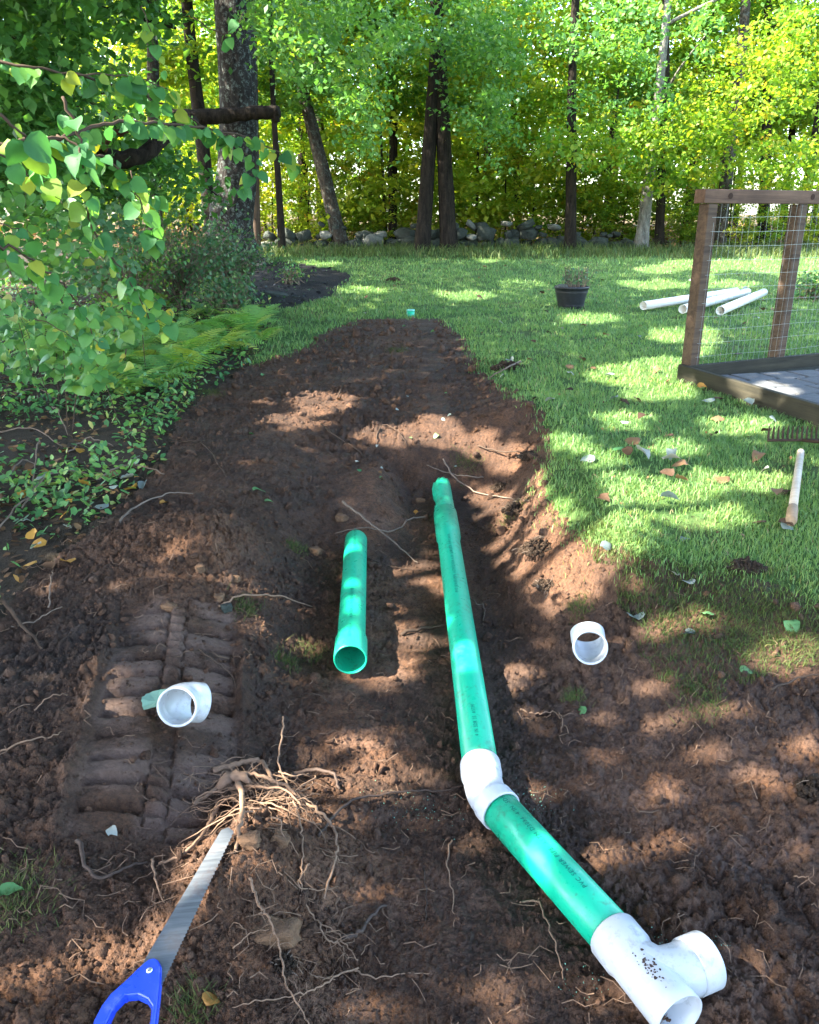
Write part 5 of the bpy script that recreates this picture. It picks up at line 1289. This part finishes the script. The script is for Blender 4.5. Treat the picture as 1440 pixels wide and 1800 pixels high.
FE = [(300, 600), (350, 590), (395, 600), (440, 590), (330, 630), (270, 640), (410, 570), (365, 555), (320, 565), (240, 600), (280, 570), (430, 555), (245, 650), (380, 620), (215, 625), (300, 655), (350, 525), (395, 540), (110, 600), (60, 590), (150, 640), (450, 575), (290, 540)]
FE += [(120, 640), (180, 660), (230, 690), (270, 680), (60, 620), (20, 600), (160, 610), (330, 655), (410, 610), (460, 600), (350, 615), (255, 620)]
FL = ['fern at the lawn corner of the bed, brightest green', 'fern']
for i, (px, py) in enumerate(FE):
    p = G(px, py); o = empty('fern', p)
    tag(o, 'lacy green fern in the fern patch between the shrubs and the soil strip', 'fern', 'ferns along the left bank')
    nf = random.randint(7, 10); sz = random.uniform(.28, .52)
    for k in range(nf):
        f = bpy.data.objects.new('frond', random.choice(FR)); COL.objects.link(f); f.parent = o
        a = k / nf * 6.28 + random.gauss(0, .25); f.rotation_euler = (random.gauss(0, .2), random.uniform(-.7, -.2), a); s_ = sz * random.uniform(.7, 1.1); f.scale = (s_, s_, s_)

# weeds, ivy and litter on the bank: countless small leaves
def ground_leaves(name, n, zid, mat, size, zlift, tilt, seed, label, ymin=1.6, ymax=20, dens=None, me0=None, right=None):
    rng = np.random.default_rng(seed); y = ymin * (ymax / ymin) ** rng.random(n); x = (rng.random(n) * 2 - 1) * (.56 * y + .6)
    k = np.isin(zone(x, y), zid)
    if dens is not None: k &= rng.random(n) < dens(x, y)
    x, y = x[k], y[k]; n = len(x); z = H(x, y) + .004 + zlift * rng.random(n) ** 1.6 * np.clip(.4 + 1.5 * (perlin(x * 2, y * 2) + .3), .2, 1.6)
    rot = rots(rng.random(n) * 6.28, rng.normal(.1, tilt, n), rng.normal(0, tilt, n))
    V0 = np.array([v.co[:] for v in me0.vertices]) if me0 else LEAF2[0]; F0 = np.array([list(p.vertices) for p in me0.polygons]) if me0 else LEAF2[1]
    val = np.clip(rng.normal(.45, .22, n) + .5 * perlin(x * 1.5, y * 1.5), 0, 1)
    me = scatter(name, V0, F0, np.stack([x, y, z], -1), rot, size * (.5 + .9 * rng.random(n)) * (.75 + .05 * y), val, mat)
    return tag(link(name, me), label, kind='stuff')
wl5 = mesh('tmp', np.array([(0, 0, 0), (.3, .3, .04), (.75, .22, .02), (1, 0, -.06), (.75, -.22, .02), (.3, -.3, .04)]), [(0, 1, 2, 3), (0, 3, 4, 5)])
ground_leaves('bank_weeds', 70000, [2], M['weed'], .042, .20, .55, 41, 'low weeds and ivy covering the shaded bank', 1.8, 14, lambda x, y: np.clip(.16 + 1.4 * perlin(x * 1.2 + 8, y * 1.2) + .55 * sstep(3.0, 6, y) + .3 * perlin(x * 4, y * 4), .04, 1), wl5)
ground_leaves('leaf_litter', 26000, [2], M['deadleaf'], .042, .015, .35, 42, 'brown leaf litter on the shaded bank', 1.8, 16, lambda x, y: .6 + 0 * x, wl5)
ground_leaves('forest_litter', 9000, [4], M['deadleaf'], .10, .02, .35, 43, 'dry leaves on the floor of the wood', 21, 45, None, wl5)
ground_leaves('lawn_leaf_bits', 11000, [0], M['deadleaf'], .020, .045, .4, 44, 'scattered bits of fallen leaf in the lawn', 2.5, 21.5, lambda x, y: .16 + .9 * sstep(15, 18, y) + .3 * sstep(1.5, 4, x) * sstep(12, 15, y), wl5)
ground_leaves('mulch_chips', 3000, [3], M['pot'], .05, .03, .4, 45, 'shredded bark chips of the mulch bed', 9, 22, None, wl5)
ground_leaves('mulch_sprigs', 2600, [3], M['paleleaf'] and M['shrub'], .035, .04, .5, 46, 'tiny pale leaves strewn on the mulch', 9, 22, lambda x, y: .4 + 0 * x, wl5)
# sticks in the bank
random.seed(8)
for i, (a, b) in enumerate([((0, 935), (95, 880)), ((40, 900), (130, 830)), ((60, 860), (165, 845)), ((0, 765), (110, 790)), ((70, 780), (62, 870)), ((170, 850), (290, 838)), ((90, 660 + 60), (120, 770)), ((20, 700), (110, 712)), ((10, 850), (70, 825)), ((120, 800), (200, 790))]):
    m_ = ((a[0] + b[0]) / 2, (a[1] + b[1]) / 2 - 8)
    o = root_obj('dry_stick', [(*a, .02), (*m_, .06), (*b, .02)], .0045, .0025, M['twig_pale'], None, .004); tag(o, 'thin grey stick lying among weeds and dead leaves on the left bank', 'stick', 'dry sticks on the left bank')

# counted fallen leaves
DL = {k: [leaf_mesh('leaf_blade', M[m_], f, c, i, .07, a) for i, (f, c) in enumerate([(.35, .3), (.15, .5), (.5, .1), (-.3, .25)])] for k, m_, a in (('brown', 'deadleaf_o', .9), ('pale', 'paleleaf', .8), ('green', 'greenleaf', 1.0), ('orange', 'orangeleaf', 1.0))}
def fallen(px, py, size, kind, label, group=None, lift=.012):
    p = G(px, py, lift); yaw = random.random() * 6.28
    o = bpy.data.objects.new('fallen_leaf', random.choice(DL[kind])); COL.objects.link(o); o.location = p; o.rotation_euler = (random.gauss(0, .3), random.gauss(0, .25), yaw); o.scale = (size,) * 3
    return tag(o, label, 'leaf', group)
def serrated(seed):
    r = random.Random(seed); V = [(0, 0, 0)]; m = 34
    for k in range(m):
        a = k / m * 6.2832; rr = .5 * (1 - .18 * math.cos(2 * a)) * (1 + .05 * (k % 2) + r.uniform(-.05, .05)); V.append((.5 + rr * math.cos(a), .82 * rr * math.sin(a), .05 * math.sin(a * 3) + .12 * abs(math.sin(a)) + r.uniform(-.012, .012)))
    V[0] = (.5, 0, 0); F = [(0, 1 + k, 1 + (k + 1) % m) for k in range(m)]
    return mesh('leaf_blade', V, F, leaf_mat('mint_leaf', [(0, (.20, .38, .28)), (1, (.34, .50, .38))], .15, .7, 'obj', .2, (1, 1, .9)), False)
big_leaf = serrated(3)
o = fallen(262, 1232, .10, 'pale', 'big pale green leaf half under the left white elbow'); o.data = big_leaf; o.rotation_euler = (.05, -.12, .35); o.location = G(246, 1243, .02)
fallen(1120, 806, .10, 'pale', 'largest whitish leaf on the lawn right of the soil strip', lift=.05); fallen(1180, 806, .07, 'pale', 'whitish leaf right beside the largest one on the lawn', lift=.05)
fallen(1095, 802, .07, 'green', 'pale green leaf left of the largest whitish leaf', lift=.05); fallen(1165, 824, .08, 'pale', 'grey green leaf just below the whitish pair', lift=.05)
fallen(1122, 1098, .085, 'pale', 'bluish grey pointed leaf right of the right elbow'); fallen(1075, 958, .06, 'pale', 'large bleached leaf at the border of soil and grass')
fallen(1205, 950, .09, 'pale', 'light green grey leaf lying by the dark sod border'); fallen(1190, 1015, .07, 'pale', 'lilac grey leaf on the mud above the mossy grass'); fallen(1215, 1030, .07, 'pale', 'bluish leaf below the lilac grey leaf')
fallen(1245, 1080, .05, 'green', 'pale green curled leaf in the sun patch of the mossy grass'); fallen(1220, 1120, .06, 'pale', 'blue grey leaf on the mossy grass'); fallen(1390, 1095, .06, 'green', 'small green leaf pair on the moss mound'); fallen(1302, 1175, .045, 'green', 'tiny mint green leaf below the mossy grass')
fallen(230, 865, .075, 'orange', 'orange leaf alone on the brown litter at the left rim', lift=.03); fallen(292, 885, .04, 'orange', 'small yellow leaf at the tip of the grey stick'); fallen(110, 885, .09, 'green', 'rumpled pale green leaf amid the litter', lift=.03)
fallen(445, 865, .06, 'green', 'bright green leaf alone on the dark soil strip'); fallen(466, 886, .04, 'green', 'smaller green leaf just below the bright one'); fallen(195, 1462, .035, 'pale', 'pale leaf scrap at the lower end of the track prints')
fallen(0, 1580, .05, 'green', 'mint green leaf at the lower left edge'); fallen(632, 833, .03, 'green', 'bright turquoise scrap on the soil strip'); fallen(735, 903, .035, 'orange', 'little orange leaf left of the broken pipe')
fallen(1225, 690, .06, 'orange', 'curled orange leaf at the foot of the fence board', lift=.04); fallen(1215, 672, .06, 'orange', 'orange leaf against the fence board corner', lift=.04); fallen(1020, 1245, .04, 'green', 'small green sprig on the mud below the right elbow'); fallen(360, 1772, .04, 'orange', 'yellow moss tuft leaf by the blue handle')
fallen(1345, 925, .06, 'brown', 'tan leaf touching the butt of the tool handle', lift=.03); fallen(1372, 938, .06, 'pale', 'grey leaf below the butt of the tool handle', lift=.03); fallen(1135, 742, .075, 'brown', 'dark brown curled leaf alone on the mid lawn', lift=.04)
random.seed(19)
for i in range(120):
    px = random.uniform(830, 1440) if i % 3 else random.uniform(640, 1440); py = 460 + 520 * random.random() ** 1.2
    p = PZ(px, py, .47)
    if zone(np.array([p.x]), np.array([p.y]))[0] != 0 or pen(p.x, p.y): continue
    kd = 'brown' if random.random() < .7 else 'pale'
    fallen(px, py, random.uniform(.045, .09), kd, 'small curled brown fallen leaf lying in the lawn grass' if kd == 'brown' else 'small pale fallen leaf lying in the lawn grass', 'brown leaves on the lawn' if kd == 'brown' else 'pale leaves on the lawn', .035)
for i in range(46):
    px = random.uniform(0, 300); py = random.uniform(780, 1010)
    if px > 330 - (py - 780) * .9: continue
    kd = random.choice(['brown', 'brown', 'orange', 'pale']) 
    fallen(px, py, random.uniform(.04, .075), 'brown' if kd == 'brown' else kd, 'fallen leaf among the litter of the left bank, one of many', 'fallen leaves on the left bank', .025)
for i in range(30):
    px = random.uniform(350, 900); py = random.uniform(570, 860)
    fallen(px, py, random.uniform(.02, .04), random.choice(['brown', 'pale', 'green']), 'scrap of leaf on the bare soil strip, one of many', 'leaf scraps on the soil strip', .01)
